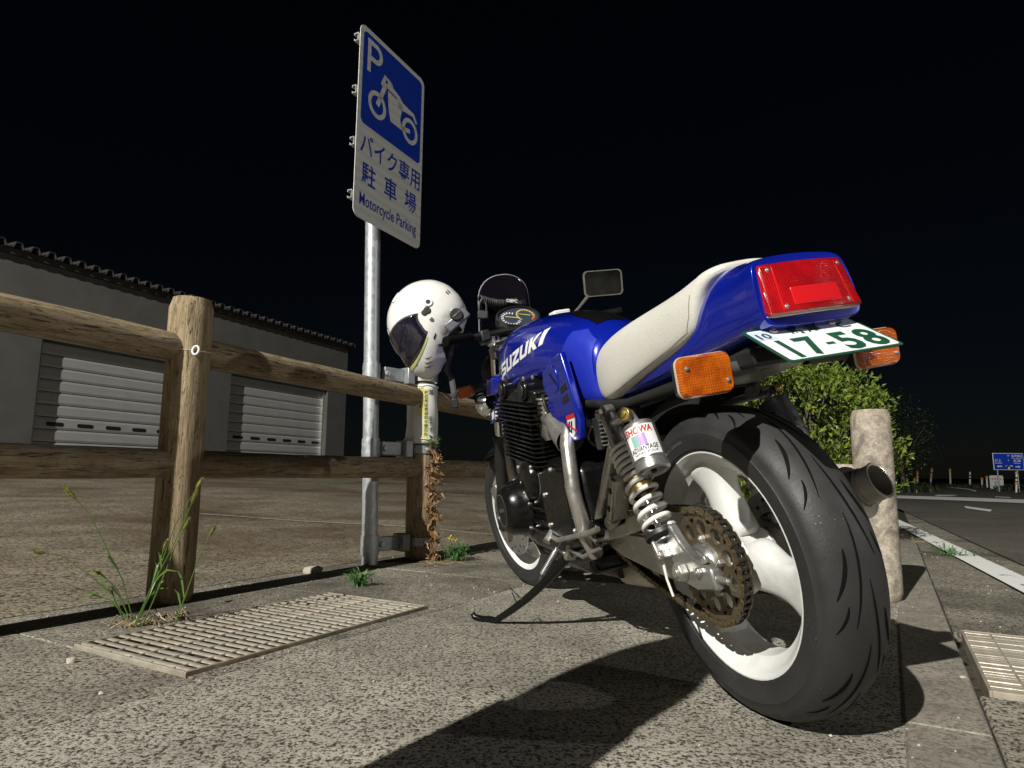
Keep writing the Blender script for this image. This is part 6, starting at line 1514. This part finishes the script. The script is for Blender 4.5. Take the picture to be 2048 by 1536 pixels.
def person(pos, face_deg, H=1.76):
    root = empty('person', pos); root.rotation_euler[2] = R(face_deg); k = H/1.76     # figure faces local +x, y left
    V = lambda x, y, z: (x*k, y*k, z*k)
    skin = mat('skin', (.52, .34, .25), .5, 0, .08, 30); jk = mat('dark_jacket', (.025, .027, .032), .7, 0, .2, 30, .4, 60); tr_ = mat('dark_jeans', (.03, .035, .055), .85, 0, .2, 40, .4, 90)
    n = {'pelvis': (V(0, 0, .95), (.13*k, .10*k)), 'waist': (V(0, 0, 1.08), (.125*k, .09*k)), 'chest': (V(.01, 0, 1.28), (.15*k, .10*k)), 'upper': (V(0, 0, 1.41), (.11*k, .075*k)), 'neck': (V(.0, 0, 1.49), .05*k), 'jaw': (V(.03, 0, 1.57), .062*k), 'head': (V(.02, 0, 1.64), (.078*k, .092*k)), 'crown': (V(.01, 0, 1.71), (.06*k, .07*k))}
    e = [('pelvis', 'waist'), ('waist', 'chest'), ('chest', 'upper'), ('upper', 'neck'), ('neck', 'jaw'), ('jaw', 'head'), ('head', 'crown')]
    jn = {a: (n[a][0], tuple(r+.018*k for r in n[a][1])) for a in ('pelvis', 'waist', 'chest', 'upper')}; jn['collar'] = (V(.0, 0, 1.475), .066*k); je = [('pelvis', 'waist'), ('waist', 'chest'), ('chest', 'upper'), ('upper', 'collar')]
    tn = {'pelvis': (V(0, 0, .94), (.145*k, .115*k))}; te = []
    for s, t in ((1, 'l'), (-1, 'r')):
        n['sh'+t] = (V(0, s*.17, 1.42), .058*k); n['el'+t] = (V(-.02, s*.235, 1.14), .043*k); n['wr'+t] = (V(.06, s*.235, .90), .028*k); n['pa'+t] = (V(.085, s*.228, .83), (.022*k, .040*k))
        e += [('upper', 'sh'+t), ('sh'+t, 'el'+t), ('el'+t, 'wr'+t), ('wr'+t, 'pa'+t)]
        jn['sh'+t] = (V(0, s*.17, 1.42), .076*k); jn['el'+t] = (V(-.02, s*.235, 1.14), .062*k); jn['wr'+t] = (V(.05, s*.235, .93), .046*k); je += [('upper', 'sh'+t), ('sh'+t, 'el'+t), ('el'+t, 'wr'+t)]
        n['hip'+t] = (V(0, s*.09, .88), .085*k); n['kn'+t] = (V(.02, s*.10, .50), .056*k); n['an'+t] = (V(-.01, s*.11, .09), .038*k); n['to'+t] = (V(.13, s*.125, .035), (.035*k, .028*k))
        e += [('pelvis', 'hip'+t), ('hip'+t, 'kn'+t), ('kn'+t, 'an'+t), ('an'+t, 'to'+t)]
        tn['hip'+t] = (V(0, s*.092, .86), .100*k); tn['kn'+t] = (V(.02, s*.10, .50), .074*k); tn['an'+t] = (V(-.01, s*.11, .10), .060*k); te += [('pelvis', 'hip'+t), ('hip'+t, 'kn'+t), ('kn'+t, 'an'+t)]
        # five fingers, thumb leaving the side of the palm
        for f, (dx, L, up_) in enumerate(((.028, .072, 0), (.010, .082, 0), (-.008, .076, 0), (-.024, .060, 0))):
            a, b_ = 'f%d%s1' % (f, t), 'f%d%s2' % (f, t); n[a] = (V(.095+dx, s*.226, .785), .0095*k); n[b_] = (V(.105+dx, s*.215, .785-L*.9), .0075*k); e += [('pa'+t, a), (a, b_)]
        n['th'+t] = (V(.125, s*.205, .825), .011*k); n['tt'+t] = (V(.145, s*.195, .785), .009*k); e += [('pa'+t, 'th'+t), ('th'+t, 'tt'+t)]
    skin_fig('body', n, e, skin, root); skin_fig('jacket', jn, je, jk, root); skin_fig('trousers', tn, te, tr_, root)
    for s in (1, -1):
        b = MB(); c = (0, 0, 0); b.loft([[Vector((x*k, (s*.115+yy*(1 if s > 0 else 1))*k, z*k)) for x, yy in rrect(-.085-g, -.045-g, .175+g, .045+g, .04, 4)] for z, g in ((0.0, 0), (.02, .004), (.055, -.002))]+[[Vector((x*k, (s*.113+yy)*k, .115*k)) for x, yy in rrect(-.07, -.042, .05, .042, .035, 4)]]); b.build('shoe', MT['matt_black'], root, 60)
        b = MB(); b.ell((.095*k, s*.030*k, 1.632*k), (.010*k, .013*k, .009*k), 12, 8); b.build('eye', flat('eye_white', (.7, .7, .68), .3), root); b = MB(); b.ell((.103*k, s*.030*k, 1.632*k), (.004*k, .006*k, .006*k), 10, 6); b.build('iris', MT['ink'], root)
        b = MB(); b.ell((.0, s*.088*k, 1.622*k), (.018*k, .010*k, .030*k), 12, 8); b.build('ear', skin, root)
    b = MB(); b.loft([[Vector((x*k, y*k, z*k)) for x, y in ((.09, -w_), (.09+d, -w_*.4), (.09+d, w_*.4), (.09, w_))] for z, w_, d in ((1.645, .006, .006), (1.615, .012, .022), (1.590, .017, .030), (1.580, .014, .008))]); b.build('nose', skin, root, 60, 0, 2, 1)
    b = MB(); b.ell((.092*k, 0, 1.556*k), (.010*k, .024*k, .007*k), 12, 8); b.build('mouth', flat('lips', (.42, .20, .17), .5), root)
    b = MB()
    vs = []
    b.loft([[Vector(((.005+math.cos(t)*rx)*k, math.sin(t)*ry*k, (z-(.05 if math.cos(t) < -.2 else 0)*(1 if z < 1.70 else 0))*k)) for t in [2*math.pi*i/28 for i in range(28)]] for z, rx, ry in ((1.655, .100, .098), (1.69, .104, .100), (1.73, .092, .088), (1.765, .055, .052), (1.775, .01, .01))]); b.build('hair', mat('black_hair', (.012, .010, .009), .6, 0, .3, 60, .8, 200), root, 60, 0, 2, 1)
    tag(root, 'person in dark jacket and jeans standing beside the drain grate', 'person')
person((-.735, .165, 0), -34)
